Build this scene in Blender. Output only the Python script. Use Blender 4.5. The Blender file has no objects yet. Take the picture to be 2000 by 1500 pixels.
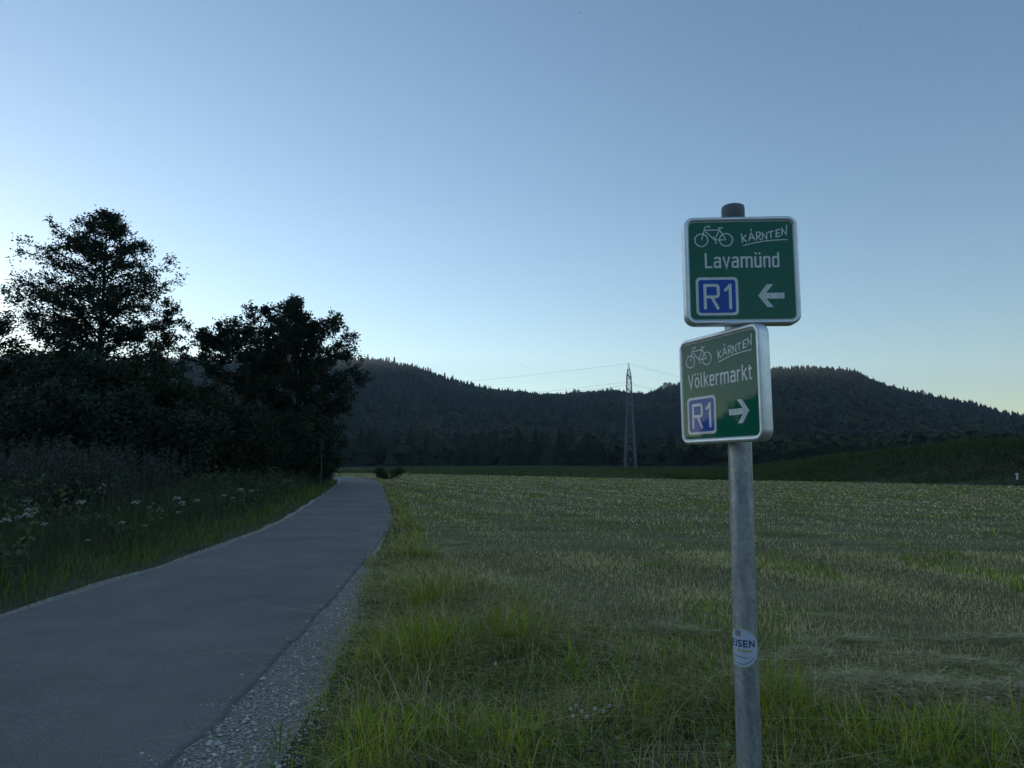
import bpy, math, random
import numpy as np

# ------------------------------------------------------------------ camera, sky, sun, exposure
sc = bpy.context.scene
R = math.radians
F_PX, HORIZON, EYE = 1387.0, 905.0, 1.6            # focal length and horizon row in the 2000x1500 photograph
PITCH = math.atan((HORIZON - 750) / F_PX)
cam = bpy.data.cameras.new('camera'); cam_o = bpy.data.objects.new('camera', cam)
sc.collection.objects.link(cam_o); sc.camera = cam_o
cam.sensor_width = 36; cam.lens = 36 * F_PX / 2000; cam.clip_start = 0.05; cam.clip_end = 12000
cam_o.location = (0, 0, EYE); cam_o.rotation_euler = (R(90) + PITCH, 0, 0)

SUN_EL, SUN_AZ = 6.5, -46.0                         # degrees; azimuth from +Y, negative to the left
world = bpy.data.worlds.new('World'); sc.world = world; world.use_nodes = True
wn = world.node_tree
sky = wn.nodes.new('ShaderNodeTexSky'); sky.sky_type = 'NISHITA'; sky.sun_disc = False
sky.sun_elevation = R(SUN_EL); sky.sun_rotation = R(SUN_AZ)
sky.altitude = 400; sky.air_density = 1.0; sky.dust_density = 0.15; sky.ozone_density = 1.9
wtint = wn.nodes.new('ShaderNodeMix'); wtint.data_type = 'RGBA'; wtint.blend_type = 'MULTIPLY'
wtint.inputs['Factor'].default_value = 1.0; wtint.inputs['B'].default_value = (0.995, 0.99, 1.01, 1)   # cool white balance
wn.links.new(sky.outputs[0], wtint.inputs['A'])
wn.links.new(wtint.outputs['Result'], wn.nodes['Background'].inputs[0])
wn.nodes['Background'].inputs[1].default_value = 0.13
sun = bpy.data.lights.new('sun', 'SUN'); sun_o = bpy.data.objects.new('sun', sun); sc.collection.objects.link(sun_o)
sun.energy = 3.0; sun.angle = R(0.5); sun.color = (1.0, 0.86, 0.66)
sun_o.rotation_euler = (R(90 - SUN_EL), 0, R(180 - SUN_AZ)); sun_o.location = (0, 0, 400)
sc.view_settings.view_transform = 'Standard'; sc.view_settings.look = 'None'
sc.view_settings.gamma = 1.0; sc.view_settings.exposure = 1.0
sc.render.engine = 'CYCLES'
sc.cycles.max_bounces = 6; sc.cycles.diffuse_bounces = 3; sc.cycles.glossy_bounces = 3
sc.cycles.transmission_bounces = 4; sc.cycles.volume_bounces = 0; sc.cycles.caustics_reflective = False
sc.cycles.use_denoising = True; sc.cycles.denoiser = 'OPENIMAGEDENOISE'; sc.cycles.denoising_prefilter = 'NONE'; sc.cycles.denoising_input_passes = 'RGB_ALBEDO_NORMAL'; sc.cycles.denoising_quality = 'HIGH'

# ------------------------------------------------------------------ helpers
rng = np.random.default_rng(11); random.seed(5)
COL = sc.collection
cP, sP = math.cos(PITCH), math.sin(PITCH)

def ray(x, y):                                       # direction of a photograph pixel
    u = (x - 1000) / F_PX; v = (750 - y) / F_PX
    return np.array([u, cP - sP * v, sP + cP * v])

def at_depth(x, y, depth):                           # point on a pixel's ray at forward distance depth
    d = ray(x, y); return d * (depth / d[1]) + np.array([0, 0, EYE])

def on_ground(x, y):
    d = ray(x, y); t = -EYE / d[2]; return d * t + np.array([0, 0, EYE])

def smooth(a, b, x):
    t = np.clip((x - a) / (b - a), 0, 1); return t * t * (3 - 2 * t)

def mesh_np(name, V, quads=None, tris=None, col=None, mat=None, parent=None, smooth_shade=False):
    V = np.asarray(V, np.float32)
    me = bpy.data.meshes.new(name)
    nq = 0 if quads is None else len(quads); nt = 0 if tris is None else len(tris)
    me.vertices.add(len(V)); me.vertices.foreach_set('co', V.ravel())
    loops = []
    if nq: loops.append(np.asarray(quads, np.int32).ravel())
    if nt: loops.append(np.asarray(tris, np.int32).ravel())
    loops = np.concatenate(loops)
    me.loops.add(len(loops)); me.loops.foreach_set('vertex_index', loops)
    me.polygons.add(nq + nt)
    starts = np.concatenate([np.arange(nq) * 4, nq * 4 + np.arange(nt) * 3]).astype(np.int32)
    me.polygons.foreach_set('loop_start', starts)
    me.polygons.foreach_set('use_smooth', np.full(nq + nt, bool(smooth_shade)))
    if col is not None:
        a = me.attributes.new('Col', 'FLOAT_COLOR', 'POINT')
        c = np.ones((len(V), 4), np.float32); c[:, :3] = col
        a.data.foreach_set('color', c.ravel())
    me.update(calc_edges=True)
    if mat: me.materials.append(mat)
    return link(name, me, parent)

def link(name, me, parent=None):
    o = bpy.data.objects.new(name, me); COL.objects.link(o)
    if parent is not None: o.parent = parent
    return o

def tag(o, label=None, cat=None, group=None, kind=None):
    if label: o['label'] = label
    if cat: o['category'] = cat
    if group: o['group'] = group
    if kind: o['kind'] = kind
    return o

def empty(name, loc=(0, 0, 0), rz=0.0):
    o = bpy.data.objects.new(name, None); COL.objects.link(o)
    o.location = loc; o.rotation_euler = (0, 0, rz); o.empty_display_size = 0.2
    return o

class MB:                                            # collects simple shapes, builds ONE mesh object
    def __init__(s): s.v = []; s.q = []; s.t = []
    def add(s, V, q=(), t=()):
        n = len(s.v); s.v.extend([tuple(map(float, p)) for p in V])
        s.q.extend([[i + n for i in f] for f in q]); s.t.extend([[i + n for i in f] for f in t])
    def box(s, c, d):
        x, y, z = c; a, b, e = d[0] / 2, d[1] / 2, d[2] / 2
        V = [(x + i * a, y + j * b, z + k * e) for k in (-1, 1) for j in (-1, 1) for i in (-1, 1)]
        s.add(V, [(0, 2, 3, 1), (4, 5, 7, 6), (0, 1, 5, 4), (2, 6, 7, 3), (0, 4, 6, 2), (1, 3, 7, 5)])
    def tube(s, pts, rad, n=6, caps=True):
        pts = np.asarray(pts, float); m = len(pts)
        rad = np.broadcast_to(np.asarray(rad, float), (m,))
        T = np.gradient(pts, axis=0); T /= np.linalg.norm(T, axis=1)[:, None] + 1e-9
        ref = np.array([0, 0, 1.0]) if abs(T[0][2]) < 0.9 else np.array([1.0, 0, 0])
        V = []
        for i in range(m):
            a = np.cross(T[i], ref); a /= np.linalg.norm(a) + 1e-9; b = np.cross(T[i], a)
            for k in range(n):
                th = 2 * math.pi * k / n
                V.append(pts[i] + rad[i] * (math.cos(th) * a + math.sin(th) * b))
        q = [(i * n + k, i * n + (k + 1) % n, (i + 1) * n + (k + 1) % n, (i + 1) * n + k) for i in range(m - 1) for k in range(n)]
        t = []
        if caps:
            V += [pts[0], pts[-1]]; c0, c1 = m * n, m * n + 1
            t = [(c0, (k + 1) % n, k) for k in range(n)] + [(c1, (m - 1) * n + k, (m - 1) * n + (k + 1) % n) for k in range(n)]
        s.add(V, q, t)
    def build(s, name, mat, parent=None, sm=False, col=None):
        return mesh_np(name, np.array(s.v), np.array(s.q) if s.q else None, np.array(s.t) if s.t else None, col, mat, parent, sm)

# value noise for terrain and patches
_tab = rng.random((64, 64))
def vnoise(x, y, f):
    x = np.asarray(x, float) * f; y = np.asarray(y, float) * f
    xi = np.floor(x).astype(int); yi = np.floor(y).astype(int)
    fx = x - xi; fy = y - yi; fx = fx * fx * (3 - 2 * fx); fy = fy * fy * (3 - 2 * fy)
    g = lambda i, j: _tab[i % 64, j % 64]
    return (g(xi, yi) * (1 - fx) + g(xi + 1, yi) * fx) * (1 - fy) + (g(xi, yi + 1) * (1 - fx) + g(xi + 1, yi + 1) * fx) * fy

# ------------------------------------------------------------------ materials
def new_mat(name):
    m = bpy.data.materials.new(name); m.use_nodes = True
    nt = m.node_tree; return m, nt, nt.nodes['Principled BSDF']
def node(nt, t, **kw):
    n = nt.nodes.new(t)
    for k, v in kw.items(): setattr(n, k, v)
    return n
def setin(n, **kw):
    for k, v in kw.items(): n.inputs[k.replace('_', ' ')].default_value = v

def noise_mat(name, c1, c2, scale, rough=0.8, bump=0.0, bscale=None, detail=6, metallic=0.0, spec=0.3, stretch=None, mid=(0.35, 0.65), bdist=0.01):
    m, nt, p = new_mat(name)
    tc = node(nt, 'ShaderNodeTexCoord'); src = tc.outputs['Object']
    if stretch:
        mp = node(nt, 'ShaderNodeMapping'); mp.inputs['Scale'].default_value = stretch[:3]
        if len(stretch) > 3: mp.inputs['Rotation'].default_value = (0, 0, stretch[3])
        nt.links.new(src, mp.inputs[0]); src = mp.outputs[0]
    n = node(nt, 'ShaderNodeTexNoise'); setin(n, Scale=scale, Detail=detail, Roughness=0.6)
    nt.links.new(src, n.inputs['Vector'])
    r = node(nt, 'ShaderNodeValToRGB'); r.color_ramp.elements[0].position = mid[0]; r.color_ramp.elements[1].position = mid[1]
    r.color_ramp.elements[0].color = (*c1, 1); r.color_ramp.elements[1].color = (*c2, 1)
    nt.links.new(n.outputs['Fac'], r.inputs[0]); nt.links.new(r.outputs[0], p.inputs['Base Color'])
    setin(p, Roughness=rough, Metallic=metallic); p.inputs['Specular IOR Level'].default_value = spec
    if bump:
        n2 = node(nt, 'ShaderNodeTexNoise'); setin(n2, Scale=bscale or scale * 4, Detail=5.0)
        nt.links.new(tc.outputs['Object'], n2.inputs['Vector'])
        b = node(nt, 'ShaderNodeBump'); setin(b, Strength=bump, Distance=bdist)
        nt.links.new(n2.outputs['Fac'], b.inputs['Height']); nt.links.new(b.outputs[0], p.inputs['Normal'])
    return m

def leaf_mat(name, trans=0.3, rough=0.55, spec=0.25):          # colour from the 'Col' attribute
    m, nt, p = new_mat(name)
    a = node(nt, 'ShaderNodeAttribute', attribute_name='Col')
    nt.links.new(a.outputs['Color'], p.inputs['Base Color'])
    setin(p, Roughness=rough); p.inputs['Specular IOR Level'].default_value = spec
    t = node(nt, 'ShaderNodeBsdfTranslucent'); nt.links.new(a.outputs['Color'], t.inputs['Color'])
    mx = node(nt, 'ShaderNodeMixShader'); mx.inputs[0].default_value = trans
    nt.links.new(p.outputs[0], mx.inputs[1]); nt.links.new(t.outputs[0], mx.inputs[2])
    nt.links.new(mx.outputs[0], nt.nodes['Material Output'].inputs['Surface'])
    return m

def plain(name, c, rough=0.5, metallic=0.0, spec=0.5, coat=0.0, ior=1.5):
    m, nt, p = new_mat(name)
    setin(p, Base_Color=(*c, 1), Roughness=rough, Metallic=metallic, IOR=ior)
    p.inputs['Specular IOR Level'].default_value = spec
    p.inputs['Coat Weight'].default_value = coat; p.inputs['Coat Roughness'].default_value = 0.03
    return m

M = {}
M['soil'] = noise_mat('meadow_soil', (0.040, 0.040, 0.016), (0.085, 0.075, 0.036), 1.3, 0.95, 0.6, 30, bdist=0.03)
M['grass'] = leaf_mat('grass_blades', 0.42)
M['stubble'] = leaf_mat('stubble_blades', 0.2, 0.7)
M['leaf'] = leaf_mat('tree_leaves', 0.28)
M['forest'] = leaf_mat('forest_crowns', 0.0, 0.9, 0.1)
M['bark'] = noise_mat('bark', (0.018, 0.015, 0.012), (0.05, 0.042, 0.034), 9, 0.95, 0.8, 30)
M['stone'] = leaf_mat('gravel_stone', 0.0, 0.75, 0.3)

def asphalt():
    m, nt, p = new_mat('asphalt')
    tc = node(nt, 'ShaderNodeTexCoord')
    big = node(nt, 'ShaderNodeTexNoise'); setin(big, Scale=0.55, Detail=9.0, Roughness=0.68); nt.links.new(tc.outputs['Object'], big.inputs['Vector'])
    fine = node(nt, 'ShaderNodeTexNoise'); setin(fine, Scale=75.0, Detail=6.0, Roughness=0.75); nt.links.new(tc.outputs['Object'], fine.inputs['Vector'])
    vor = node(nt, 'ShaderNodeTexVoronoi'); setin(vor, Scale=110.0); nt.links.new(tc.outputs['Object'], vor.inputs['Vector'])
    r1 = node(nt, 'ShaderNodeValToRGB'); r1.color_ramp.elements[0].position = 0.36; r1.color_ramp.elements[1].position = 0.64
    r1.color_ramp.elements[0].color = (0.125, 0.117, 0.106, 1); r1.color_ramp.elements[1].color = (0.188, 0.172, 0.152, 1)
    nt.links.new(big.outputs['Fac'], r1.inputs[0])
    r2 = node(nt, 'ShaderNodeValToRGB'); r2.color_ramp.elements[0].position = 0.3; r2.color_ramp.elements[1].position = 0.72
    r2.color_ramp.elements[0].color = (0.45, 0.45, 0.45, 1); r2.color_ramp.elements[1].color = (1.7, 1.7, 1.7, 1)
    nt.links.new(fine.outputs['Fac'], r2.inputs[0])
    mx = node(nt, 'ShaderNodeMix', data_type='RGBA', blend_type='MULTIPLY'); mx.inputs['Factor'].default_value = 1
    nt.links.new(r1.outputs[0], mx.inputs['A']); nt.links.new(r2.outputs[0], mx.inputs['B'])
    nt.links.new(mx.outputs['Result'], p.inputs['Base Color'])
    setin(p, Roughness=0.82); p.inputs['Specular IOR Level'].default_value = 0.35
    b = node(nt, 'ShaderNodeBump'); setin(b, Strength=0.5, Distance=0.004)
    nt.links.new(vor.outputs['Distance'], b.inputs['Height']); nt.links.new(b.outputs[0], p.inputs['Normal'])
    return m
M['asphalt'] = asphalt()

def gravel_base():
    m, nt, p = new_mat('gravel_bed')
    tc = node(nt, 'ShaderNodeTexCoord')
    vor = node(nt, 'ShaderNodeTexVoronoi'); setin(vor, Scale=75.0); nt.links.new(tc.outputs['Object'], vor.inputs['Vector'])
    r = node(nt, 'ShaderNodeValToRGB'); r.color_ramp.elements[0].color = (0.13, 0.115, 0.095, 1); r.color_ramp.elements[1].color = (0.44, 0.39, 0.32, 1)
    nt.links.new(vor.outputs['Color'], r.inputs[0]); nt.links.new(r.outputs[0], p.inputs['Base Color'])
    b = node(nt, 'ShaderNodeBump'); setin(b, Strength=1.0, Distance=0.012); b.invert = True
    nt.links.new(vor.outputs['Distance'], b.inputs['Height']); nt.links.new(b.outputs[0], p.inputs['Normal'])
    setin(p, Roughness=0.9)
    return m
M['gravel'] = gravel_base()
def field_mat():
    m, nt, p = new_mat('mown_field')
    tc = node(nt, 'ShaderNodeTexCoord')
    mp = node(nt, 'ShaderNodeMapping'); mp.inputs['Rotation'].default_value = (0, 0, R(20)); mp.inputs['Scale'].default_value = (0.25, 1.3, 1)
    nt.links.new(tc.outputs['Object'], mp.inputs[0])
    n1 = node(nt, 'ShaderNodeTexNoise'); setin(n1, Scale=0.6, Detail=7.0, Roughness=0.65); nt.links.new(mp.outputs[0], n1.inputs['Vector'])
    n2 = node(nt, 'ShaderNodeTexNoise'); setin(n2, Scale=22.0, Detail=4.0); nt.links.new(tc.outputs['Object'], n2.inputs['Vector'])
    ad = node(nt, 'ShaderNodeMath', operation='ADD'); ad.use_clamp = True
    ml = node(nt, 'ShaderNodeMath', operation='MULTIPLY_ADD'); ml.inputs[1].default_value = 0.6; ml.inputs[2].default_value = -0.3
    nt.links.new(n2.outputs['Fac'], ml.inputs[0]); nt.links.new(n1.outputs['Fac'], ad.inputs[0]); nt.links.new(ml.outputs[0], ad.inputs[1])
    r = node(nt, 'ShaderNodeValToRGB'); e = r.color_ramp.elements
    e[0].position = 0.3; e[0].color = (0.09, 0.085, 0.03, 1); e[1].position = 0.7; e[1].color = (0.27, 0.23, 0.115, 1)
    nt.links.new(ad.outputs[0], r.inputs[0]); nt.links.new(r.outputs[0], p.inputs['Base Color'])
    b = node(nt, 'ShaderNodeBump'); setin(b, Strength=0.8, Distance=0.05)
    nt.links.new(n2.outputs['Fac'], b.inputs['Height']); nt.links.new(b.outputs[0], p.inputs['Normal'])
    setin(p, Roughness=0.95); p.inputs['Specular IOR Level'].default_value = 0.1
    return m
M['field'] = field_mat()
M['hill'] = noise_mat('hill_ground', (0.018, 0.026, 0.012), (0.05, 0.055, 0.025), 0.02, 1.0, spec=0.05)

# ------------------------------------------------------------------ layout: road edges, verge and field lines (metres)
RY = np.array([-30, -10, 0, 4.0, 5.4, 6.7, 9.0, 13.0, 16.0, 21.2, 30.1, 45, 57.8, 68.3, 80.4, 92, 105.])
RX = np.array([-1.75, -1.72, -1.72, -1.78, -1.87, -1.96, -2.15, -2.5, -2.82, -3.52, -5.24, -8.1, -10.6, -13.0, -17.2, -24.0, -36.])
LX = np.array([-4.95, -4.95, -5.0, -5.1, -5.15, -5.2, -5.27, -5.4, -5.72, -6.5, -8.25, -11.3, -14.0, -16.6, -21.3, -28.6, -41.])
def _spl(y, X):                                      # smooth interpolation through the measured edge points
    y = np.asarray(y, float)
    return sum(np.interp(y + d, RY, X) * w for d, w in ((-1.6, .2), (-.8, .2), (0, .2), (.8, .2), (1.6, .2)))
road_r = lambda y: _spl(y, RX)
road_l = lambda y: _spl(y, LX)
def gravel_w(y): return np.interp(y, [-30, 4, 5.9, 9, 12.5, 16, 60], [.56, .55, .5, .30, .07, .0, .0]) + 0.06 * (vnoise(y, 3 + 0 * y, 1.7) - .5)
def field_x(y):                                      # where the tall verge ends and the mown field begins
    return np.interp(y, [-20, 4.0, 4.4, 5.0, 6.2, 8.4, 10.2, 12, 16, 41, 70, 105], [12, 4.2, 2.7, 1.75, 1.0, -0.05, -1.15, -1.55, -2.15, -6.75, -13., -35])
BACK = np.array([(-60, 128), (-26, 116.), (-19.3, 112.5), (17.1, 71.0), (27.3, 63), (35.8, 50.1), (62, 20), (90, -30)])
def beyond_back(x, y):                               # signed distance past the field's far edge
    x = np.asarray(x, float); y = np.asarray(y, float)
    best = np.full(np.broadcast(x, y).shape, 1e9); sign = np.ones_like(best)
    for a, b in zip(BACK[:-1], BACK[1:]):
        d = b - a; L2 = d @ d
        t = np.clip(((x - a[0]) * d[0] + (y - a[1]) * d[1]) / L2, 0, 1)
        dx = x - a[0] - t * d[0]; dy = y - a[1] - t * d[1]; dist = np.hypot(dx, dy)
        sd = np.sign(d[0] * (y - a[1]) - d[1] * (x - a[0]))
        k = dist < best; best = np.where(k, dist, best); sign = np.where(k, sd, sign)
    return best * sign

def terrain(x, y):
    x = np.asarray(x, float); y = np.asarray(y, float)
    s = road_l(np.clip(y, -30, 105)) - x                               # metres left of the road
    near = 1 - smooth(75, 120, y)
    z = 0.55 * smooth(0.5, 8.0, s) * near + 0.12 * (vnoise(x, y, .35) - .5) * smooth(1.5, 5, s) * near
    e = beyond_back(x, y)
    Hb = np.interp(x, [-30, 8, 17, 26, 35, 43, 70, 120], [0, .05, .25, .8, 2.3, 3.6, 5.0, 5.0])
    z = z + Hb * smooth(0.3, 9.5, e) * (1 - smooth(17, 32, e)) * (0.93 + .14 * vnoise(x, y, .12))
    return z

# ------------------------------------------------------------------ the setting: ground
rad = np.concatenate([[0.3], np.geomspace(0.6, 9000, 175)])
NA = 300; az = np.linspace(-math.pi, math.pi, NA, endpoint=False)
A, Q = np.meshgrid(az, rad); gx = np.sin(A) * Q; gy = np.cos(A) * Q; gz = terrain(gx, gy)
V = np.stack([gx, gy, gz], -1).reshape(-1, 3)
i, j = np.meshgrid(np.arange(len(rad) - 1), np.arange(NA), indexing='ij'); j2 = (j + 1) % NA
quads = np.stack([i * NA + j, i * NA + j2, (i + 1) * NA + j2, (i + 1) * NA + j], -1).reshape(-1, 4)[:, ::-1]
V = np.vstack([V, [[0, 0, 0]]]); c0 = len(V) - 1
tris = np.stack([np.full(NA, c0), (np.arange(NA) + 1) % NA, np.arange(NA)], -1)[:, ::-1]
tag(mesh_np('ground', V, quads, tris, None, M['soil'], smooth_shade=True), kind='structure')

# mown field: a sheet on the flat valley floor
ys = np.concatenate([np.linspace(-18, 30, 60), np.linspace(32, 112, 41)])
rows = []
NX = 40
for y in ys:
    x0 = float(field_x(y)); xs = np.linspace(x0, 95, 400)
    ok = beyond_back(xs, np.full_like(xs, y)) < 0.25
    x1 = xs[ok].max() if ok.any() else x0 + .05
    rows.append(np.stack([np.linspace(x0, max(x1, x0 + .05), NX), np.full(NX, y), np.full(NX, 0.006)], -1))
V = np.concatenate(rows); n = len(ys)
i, j = np.meshgrid(np.arange(n - 1), np.arange(NX - 1), indexing='ij')
quads = np.stack([i * NX + j, i * NX + j + 1, (i + 1) * NX + j + 1, (i + 1) * NX + j], -1).reshape(-1, 4)
tag(mesh_np('field', V, quads, None, None, M['field']), kind='structure')

# road: asphalt slab 4 cm proud of the shoulders, ragged right edge
ys = np.concatenate([np.arange(-30, 24, .12), np.arange(24, 104, .6)])
rr = road_r(ys) + 0.045 * (vnoise(ys, 0 * ys, 1.3) - .5) + 0.02 * (vnoise(ys, 7 + 0 * ys, 6.) - .5)
ll = road_l(ys) + 0.05 * (vnoise(ys, 20 + 0 * ys, 1.1) - .5)
cross = [(0, -.05), (0, .028), (.004, .036), (.25, .042), (.5, .05), (.75, .042), (.994, .036), (1, .026), (1.012, -.05)]
V = np.concatenate([np.stack([ll + (rr - ll) * u, ys, np.full_like(ys, z)], -1)[:, None] for u, z in cross], 1).reshape(-1, 3)
K = len(cross); i, j = np.meshgrid(np.arange(len(ys) - 1), np.arange(K - 1), indexing='ij')
quads = np.stack([i * K + j, i * K + j + 1, (i + 1) * K + j + 1, (i + 1) * K + j], -1).reshape(-1, 4)
tag(mesh_np('road', V, quads, None, None, M['asphalt']), kind='structure')

def strip(name, xa, xb, ys, z):
    V = np.stack([np.stack([xa, ys, np.full_like(ys, z)], -1), np.stack([xb, ys, np.full_like(ys, z)], -1)], 1).reshape(-1, 3)
    k = np.arange(len(ys) - 1)
    return tag(mesh_np(name, V, np.stack([2 * k, 2 * k + 1, 2 * k + 3, 2 * k + 2], -1), None, None, M['gravel']), kind='structure')
ys = np.arange(-20, 60, .15)
strip('gravel_shoulder', road_r(ys) - .05, road_r(ys) + np.maximum(gravel_w(ys), 0) + .03, ys, .009)
lw = 0.14 + .16 * vnoise(ys, 0 * ys + 9, .8) - .10 * smooth(18, 40, ys)
strip('gravel_shoulder', road_l(ys) - lw, road_l(ys) + .05, ys, .010)

# ------------------------------------------------------------------ the setting: wooded hills all round the valley
SK = np.array([(-760, 600), (-600, 585), (-440, 592), (-330, 606), (-150, 662), (0, 692), (400, 702), (690, 707), (740, 709), (780, 713), (820, 723), (860, 736), (900, 751), (940, 764), (980, 769), (1050, 771),  # leftmost points, out of view, raised so the ridge blocks the low sun
    (1085, 769), (1120, 764), (1160, 762), (1200, 764), (1225, 769), (1260, 771), (1290, 762), (1310, 759), (1340, 753), (1400, 737), (1450, 728), (1500, 724), (1530, 723),
    (1580, 721), (1620, 724), (1660, 730), (1700, 741), (1740, 751), (1780, 763), (1820, 773), (1860, 781), (1890, 786), (1920, 794), (1960, 806), (2000, 816), (2100, 836), (2400, 852)], float)
_d = np.array([ray(a, b) for a, b in SK])
SK_AZ = np.degrees(np.arctan2(_d[:, 0], _d[:, 1])); SK_T = _d[:, 2] / np.hypot(_d[:, 0], _d[:, 1])
AZT = np.concatenate([[-181, -150, -110, -80, -57], SK_AZ, [62, 85, 120, 150, 181]])
TT = np.concatenate([[.19, .15, .08, .045, .045], SK_T, [.06, .06, .10, .17, .19]])
def ridge_t(a): return np.interp(a, AZT, TT)
def ridge_r(a): return np.interp(a, [-180, -60, -12, 2, 14, 36, 60, 180], [1500, 1500, 1450, 1600, 1650, 1250, 1300, 1500])
TREE_H = 15.0
def hill_shape(t):
    return np.where(t < 1, 1 - np.clip(1 - t, 0, 1) ** 1.45, 1 - .25 * (t - 1))
def hill_z(a, r):
    Rr = ridge_r(a); Rf = 430 + 120 * vnoise(a + 200, 0 * a, .09)
    t = np.clip((r - Rf) / (Rr - Rf), 0, 3)
    tt = np.linspace(.3, 1, 60); k = (hill_shape(tt) * 1450 / (470 + tt * 980)).max()
    zr = EYE + ridge_t(a) * Rr - TREE_H * .8
    bump = 1 + .16 * (vnoise(a * 1.0 + 300, r / 160., .35) - .5) * np.clip(t * (1 - t) * 4, 0, 1)
    return zr / k * hill_shape(t) * bump - 1.5 * (t <= 0)
ha = np.linspace(-180, 180, 361)[:-1]; hr = np.linspace(400, 2300, 60)
A, Q = np.meshgrid(ha, hr); hz = hill_z(A, Q)
V = np.stack([np.sin(np.radians(A)) * Q, np.cos(np.radians(A)) * Q, hz], -1).reshape(-1, 3); n = 360
i, j = np.meshgrid(np.arange(len(hr) - 1), np.arange(n), indexing='ij'); j2 = (j + 1) % n
quads = np.stack([i * n + j, i * n + j2, (i + 1) * n + j2, (i + 1) * n + j], -1).reshape(-1, 4)[:, ::-1]
tag(mesh_np('hill', V, quads, None, None, M['hill'], smooth_shade=True), kind='structure')

# forest that covers the hills: conifers (three ragged tiers) and round broadleaf crowns, one mass
def conifer_proto(n=7, seed=0):
    r_ = np.random.default_rng(seed); V = []; T = []
    for z0, z1, rd in ((.12, .55, .26), (.35, .8, .2), (.6, 1.0, .13)):
        b = len(V)
        for k in range(n):
            th = 2 * math.pi * (k + r_.random() * .5) / n; q = rd * (.75 + .5 * r_.random())
            V.append((q * math.cos(th), q * math.sin(th), z0 + .06 * (r_.random() - .5)))
        V.append((0, 0, z1)); T += [(b + k, b + (k + 1) % n, b + n) for k in range(n)]
    return np.array(V), np.array(T)
def round_proto(seed=0):
    r_ = np.random.default_rng(seed); g = (1 + 5 ** .5) / 2
    V = np.array([(-1, g, 0), (1, g, 0), (-1, -g, 0), (1, -g, 0), (0, -1, g), (0, 1, g), (0, -1, -g), (0, 1, -g), (g, 0, -1), (g, 0, 1), (-g, 0, -1), (-g, 0, 1)], float)
    V /= np.linalg.norm(V[0]); V *= (.8 + .4 * r_.random((12, 1)))
    T = np.array([(0, 11, 5), (0, 5, 1), (0, 1, 7), (0, 7, 10), (0, 10, 11), (1, 5, 9), (5, 11, 4), (11, 10, 2), (10, 7, 6), (7, 1, 8), (3, 9, 4), (3, 4, 2), (3, 2, 6), (3, 6, 8), (3, 8, 9), (4, 9, 5), (2, 4, 11), (6, 2, 10), (8, 6, 7), (9, 8, 1)])
    V = V * [.34, .34, .36] + [0, 0, .6]
    return V, T
def leafy_proto(seed=0, n=22):                       # a crown of big leaf clumps with ragged edges
    r_ = np.random.default_rng(seed + 40); V = []; T = []
    for k in range(n):
        d = r_.normal(size=3); d /= np.linalg.norm(d); c = d * r_.random() ** .35 * [.34, .34, .36] + [0, 0, .6]
        a = r_.normal(size=3); a -= (a @ d) * d * .7; a /= np.linalg.norm(a); b = np.cross(d, a); b /= np.linalg.norm(b) + 1e-6; s = r_.uniform(.12, .20); o = len(V)
        V += [c - a * s, c + b * s * .8, c + a * s * .9, c - b * s * .7]; T += [(o, o + 1, o + 2), (o, o + 2, o + 3)]
    return np.array(V), np.array(T)
def scatter(proto, P, H, W, cols):                  # many copies of a small shape joined into arrays
    V, T = proto; n = len(P); th = rng.random(n) * 6.283
    c, s = np.cos(th)[:, None], np.sin(th)[:, None]
    X = (V[:, 0] * c - V[:, 1] * s) * W[:, None] + P[:, :1]; Y = (V[:, 0] * s + V[:, 1] * c) * W[:, None] + P[:, 1:2]
    Z = V[:, 2] * H[:, None] + P[:, 2:3]
    VV = np.stack([X, Y, Z], -1).reshape(-1, 3)
    TT_ = (T[None] + (np.arange(n) * len(V))[:, None, None]).reshape(-1, 3)
    return VV, TT_, np.repeat(cols, len(V), 0)
def join(parts):
    V = []; T = []; C = []; o = 0
    for v, t, c in parts: V.append(v); T.append(t + o); C.append(c); o += len(v)
    return np.concatenate(V), np.concatenate(T), np.concatenate(C)
NT = 12000
fa = rng.uniform(-50, 46, NT); ft = rng.random(NT) ** .75 * 1.04
fr = 470 + ft * (ridge_r(fa) - 470); fz = hill_z(fa, fr)
fa = np.concatenate([fa, rng.uniform(-18, 40, 1500)]); fr = np.concatenate([fr, 285 + 300 * rng.random(1500)]); fz = np.concatenate([fz, np.maximum(hill_z(fa[-1500:], fr[-1500:]), 0)])
keep = (fz > 1) | (np.arange(len(fa)) >= NT); fa, fr, fz = fa[keep], fr[keep], fz[keep]; NT = len(fa)
P = np.stack([np.sin(np.radians(fa)) * fr, np.cos(np.radians(fa)) * fr, fz - .5], -1)
kind = vnoise(P[:, 0], P[:, 1], .006) + .35 * (rng.random(NT) - .5)
parts = []
for sel, mk, h0, h1, wf, base in ((kind > .47, conifer_proto, 11, 19, .95, (.017, .028, .017)), (kind <= .47, leafy_proto, 9, 15, 1.15, (.034, .047, .018))):
    idx = np.nonzero(sel)[0]
    for v in range(3):
        ii = idx[v::3]; H = rng.uniform(h0, h1, len(ii)); sc_ = rng.uniform(.7, 1.35, (len(ii), 1))
        parts.append(scatter(mk(seed=v), P[ii], H, H * wf * rng.uniform(.8, 1.2, len(ii)), np.array([base]) * sc_))
V, T, C = join(parts)
tag(mesh_np('forest', V, None, T, C, M['forest']), label='dark mixed forest covering the hills behind the field', cat='forest', kind='stuff')
HAZE = 0.00014

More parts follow.
